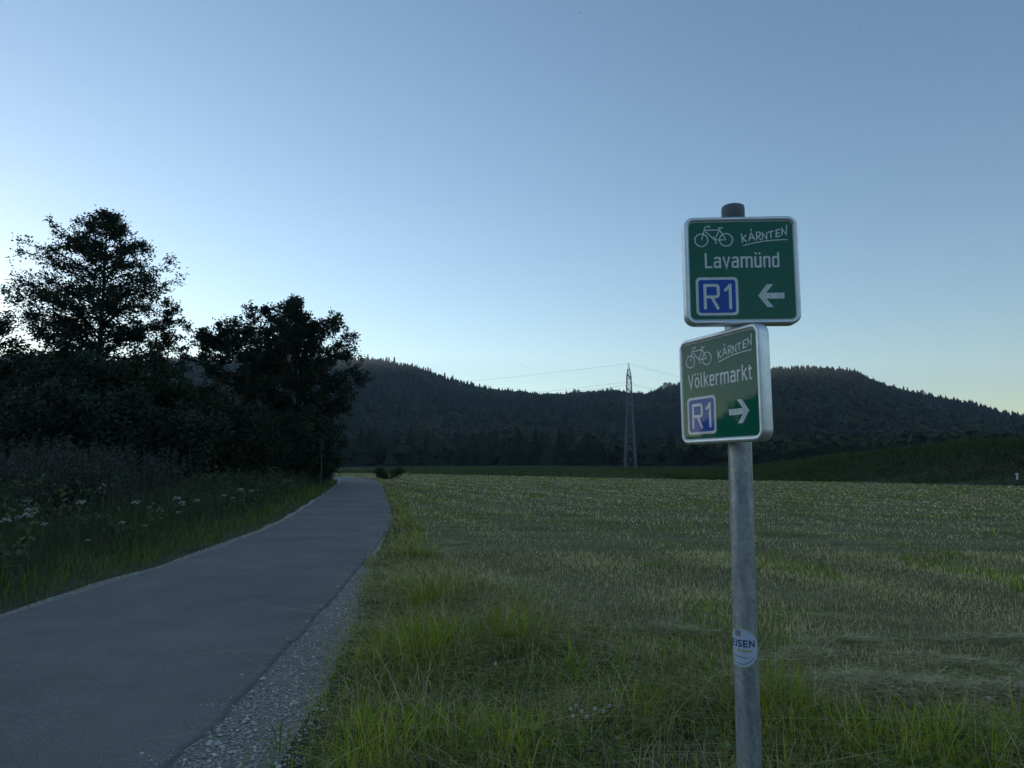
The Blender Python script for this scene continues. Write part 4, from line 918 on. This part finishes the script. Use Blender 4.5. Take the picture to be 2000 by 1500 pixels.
for z_, Lh in ((33.2, 4.6), (28.0, 6.2), (23.0, 5.0)):
    for s_ in (1, -1):
        mb = MB(); tip = ax * s_ * Lh + np.array([0, 0, z_ + .2])
        for t_ in (1, -1):
            mb.tube([corner(s_, t_, z_), tip], .08, 3, False); mb.tube([corner(s_, t_, z_ + 1.5), tip], .07, 3, False)
        for k in (.3, .6): mb.tube([corner(s_, 1, z_) * (1 - k) + tip * k, corner(s_, -1, z_ + 1.5) * (1 - k) + tip * k], .05, 3, False); mb.tube([corner(s_, -1, z_) * (1 - k) + tip * k, corner(s_, 1, z_ + 1.5) * (1 - k) + tip * k], .05, 3, False)
        ATT.append(tip); mb.build('cross_arm', M['steel'], pyl)
for tip in ATT:
    mb = MB(); zz = np.linspace(0, 2.3, 15); mb.tube([tip - [0, 0, z_] for z_ in zz], [.05 + .11 * (k % 2) for k in range(15)], 6); mb.build('insulator', M['glass'], pyl)
dl = np.array([-.957, .29, 0]); dr = np.array([.77, .64, 0])
CL = ['topmost power cable running from the pylon peak', 'power cable from the far end of the upper arm', 'power cable from the near end of the upper arm', 'power cable from the far end of the middle arm', 'power cable from the near end of the middle arm', 'power cable from the far end of the lowest arm', 'power cable from the near end of the lowest arm']
for k, p in enumerate([np.array([0, 0, PH])] + [t - [0, 0, 2.3] for t in ATT]):
    mb = MB(); pts = []
    for t in np.linspace(-1, 1, 41):
        d = dl if t < 0 else dr; span = 330 if t < 0 else 300; s_ = abs(t); sag = 4 * 7.5 * s_ * (1 - s_)
        pts.append(pb + p + d * span * s_ + np.array([0, 0, -sag]))
    mb.tube(pts, .028, 4, False); tag(mb.build('power_cable', M['cable']), CL[k], 'cable')

# ------------------------------------------------------------------ roadside posts and a bare stem
M['pwhite'] = plain('post_white', (.75, .76, .76), .5); M['pblack'] = plain('post_black', (.02, .02, .02), .5); M['refl'] = plain('reflector', (.6, .6, .55), .2)
g = on_ground(661, 946); dp = empty('delineator_post', (g[0], g[1], float(terrain(g[0], g[1]))), .3); tag(dp, 'white roadside delineator post at the bend beside the broad tree', 'post')
dp.rotation_euler = (0, R(6), .2)
mb = MB(); mb.add([(-.07, -.05, -.1), (.07, -.05, -.1), (.0, .07, -.1), (-.06, -.045, .62), (.06, -.045, .62), (0, .06, .62)], [(0, 1, 4, 3), (1, 2, 5, 4), (2, 0, 3, 5)]); mb.build('post_body', M['pwhite'], dp)
mb = MB(); mb.add([(-.062, -.047, .62), (.062, -.047, .62), (.0, .062, .62), (-.058, -.043, .80), (.058, -.043, .74), (0, .058, .72)], [(0, 1, 4, 3), (1, 2, 5, 4), (2, 0, 3, 5)], [(3, 4, 5)]); mb.build('black_band', M['pblack'], dp)
mb = MB(); mb.box((0, -.050, .69), (.04, .008, .10)); mb.build('reflector', M['refl'], dp)
g = on_ground(1988, 948); mk = empty('marker_post', (g[0], g[1], float(terrain(g[0], g[1]))), 0); tag(mk, 'short pale marker post at the foot of the embankment, far right', 'post')
mb = MB(); mb.tube([(0, 0, -.1), (0, 0, .5)], [.07, .065], 12); mb.build('post_shaft', M['pwhite'], mk); mb = MB(); mb.tube([(0, 0, .5), (0, 0, .53), (0, 0, .58)], [.13, .13, .06], 12); mb.build('post_cap', M['pwhite'], mk)
b0 = at_depth(625, 924, 50.0); b1 = at_depth(632, 846, 50.0); gz_ = float(terrain(b0[0], b0[1])); mb = MB()
st = empty('bare_stem', (b0[0], b0[1], gz_ - .05)); tag(st, 'thin bare leaning stem in front of the broad tree', 'stem'); dlt = b1 - [b0[0], b0[1], gz_]
mb.tube([dlt * t + [.05 * math.sin(t * 7), 0, 0] for t in np.linspace(0, 1, 7)], np.linspace(.05, .022, 7), 6); stem_mat = plain('dead_wood', (.13, .115, .10), .85); mb.build('stem', stem_mat, st)
for t, dx_, dz_ in ((.55, .5, .5), (.7, -.4, .55), (.85, .3, .4)):
    mb = MB(); mb.tube([dlt * t, dlt * t + [dx_ * .5, .1, dz_ * .6], dlt * t + [dx_, .15, dz_]], [.016, .011, .005], 4); mb.build('twig', stem_mat, st)

# ------------------------------------------------------------------ gnats in the evening air, one of them standing in for a bird
wing = plain('insect_wing', (.25, .24, .22), .4); dark_b = plain('insect_body', (.02, .018, .015), .5)
for k, (px, py, dp_, lab) in enumerate(((1134, 25, 2.6, 'dark gnat flying near the top middle of the sky'), (1681, 58, 2.8, 'dark gnat flying near the top right of the sky'), (1458, 109, 2.6, 'tiny gnat flying above the upper sign'), (1016, 713, 3.2, 'gnat-shaped stand-in for a bird over the ridge left of the pylon'), (1699, 648, 2.7, 'tiny gnat flying right of the lower sign'))):
    p = at_depth(px, py, dp_); root = empty('flying_gnat', tuple(p), k * 1.1); mb = MB(); mb.tube([(-.0028, 0, 0), (-.001, 0, .0004), (.0015, 0, .0003), (.003, 0, -.0004)], [.0004, .0009, .001, .0003], 6); mb.build('body', dark_b, root)
    for s_ in (1, -1): mb = MB(); mb.add([(.0008, 0, .0008), (-.0004, s_ * .003, .0022), (-.0024, s_ * .0032, .0020), (-.002, s_ * .0008, .001)], [(0, 1, 2, 3)]); mb.build('wing', wing, root)
    tag(root, lab, 'insect')

# ------------------------------------------------------------------ single trees that stand out on the skyline
def skyline_tree(kind_, seed):
    r_ = np.random.default_rng(seed); root = empty('skyline_tree'); mb = MB(); mb.tube([(0, 0, -4), (0, 0, 6), (.2, 0, 13 if kind_ == 'pine' else 9)], [.45, .35, .12], 5, False); a_ = mb.build('trunk', M['bark'], root)
    if kind_ == 'pine':
        n_ = 150; z_ = r_.uniform(.36, 1, n_) ** .9; rd_ = (1.02 - z_) * 4.6 * r_.random(n_) ** .4
    else:
        n_ = 210; z_ = r_.uniform(.3, 1, n_); rd_ = 4.6 * np.sqrt(np.clip(1 - ((z_ - .62) / .4) ** 2, 0, 1)) * r_.random(n_) ** .45
    th = r_.random(n_) * 6.283; P_ = np.stack([rd_ * np.cos(th), rd_ * np.sin(th), z_ * 17], -1)
    V, f, C = leaf_quads(P_, r_.uniform(.9, 1.9, n_), np.array([[.016, .026, .016]] if kind_ == 'pine' else [[.035, .046, .02]]) * r_.uniform(.7, 1.3, (n_, 1)), .3)
    return root, a_, mesh_np('crown', V, f, None, C, M['leaf'], root)
PROT = [skyline_tree('pine', 1), skyline_tree('pine', 2), skyline_tree('round', 3), skyline_tree('round', 4)]
first = [True] * 4
sky_r = np.random.default_rng(77)
spots = []
for px in np.arange(690, 905, 5.2): spots.append((px + sky_r.normal(0, 1.2), int(sky_r.integers(2)), sky_r.uniform(.6, 1.35), 'dark conifer on the left hill skyline with sky between the trunks', 'conifers on the left skyline'))
for px, s_ in ((1122, 1.05), (1130, 1.0), (1160, .8), (1168, .85), (1176, .95), (1186, 1.05), (1194, 1.1), (1203, .9), (1284, .8), (1292, 1.1), (1300, 1.35), (1308, 1.25), (1317, 1.0)):
    spots.append((px, 2 + int(sky_r.integers(2)), s_, 'round-crowned tree standing proud on the low saddle by the pylon', 'round trees on the saddle'))
for px in np.concatenate([np.arange(1506, 1760, 11.), np.arange(1765, 2000, 8.)]): spots.append((px + sky_r.normal(0, 2.5), int(sky_r.random() < .3) + (0 if sky_r.random() < .8 else 2), sky_r.uniform(.4, 1.1), None, 'trees on the right skyline'))
for px, kd, s_, lab, grp in spots:
    d = ray(px, 760); a_ = math.degrees(math.atan2(d[0], d[1])); rr_ = ridge_r(a_) * (.93 if kd > 1 else .97); aa = np.array([a_])
    cand = np.linspace(.8, 1.02, 24) * ridge_r(a_); zc_ = hill_z(np.full(24, a_), cand); best = int(np.argmax(zc_ / cand)); rr_ = cand[best]; z_ = zc_[best]
    src = PROT[kd]
    if first[kd]: root = src[0]; first[kd] = False
    else:
        root = src[0].copy(); COL.objects.link(root)
        for ch in src[1:]: c_ = ch.copy(); COL.objects.link(c_); c_.parent = root
    root.location = (math.sin(R(a_)) * rr_, math.cos(R(a_)) * rr_, z_ - .3); root.rotation_euler = (0, 0, sky_r.random() * 6.28); root.scale = (s_ * .9, s_ * .9, s_)
    if lab is None: lab = 'small dark conifer along the right hill skyline' if kd < 2 else 'small rounded tree along the right hill skyline'; grp = grp + (' (conifers)' if kd < 2 else ' (rounded)')
    tag(root, lab, 'tree', grp)
for k in range(4):
    if first[k]:
        for o in PROT[k]: bpy.data.objects.remove(o)

# ------------------------------------------------------------------ evening haze over the valley
mb = MB(); mb.box((0, 0, 170), (4900, 4900, 346)); hz = mb.build('haze', None)
hm = bpy.data.materials.new('haze_air'); hm.use_nodes = True; nt = hm.node_tree; nt.nodes.remove(nt.nodes['Principled BSDF'])
pv = nt.nodes.new('ShaderNodeVolumePrincipled'); pv.inputs['Density'].default_value = HAZE; pv.inputs['Color'].default_value = (.80, .88, 1, 1); pv.inputs['Anisotropy'].default_value = .42
nt.links.new(pv.outputs[0], nt.nodes['Material Output'].inputs['Volume']); hz.data.materials.append(hm); tag(hz, 'thin blue evening haze lying over the valley', 'haze', kind='stuff')
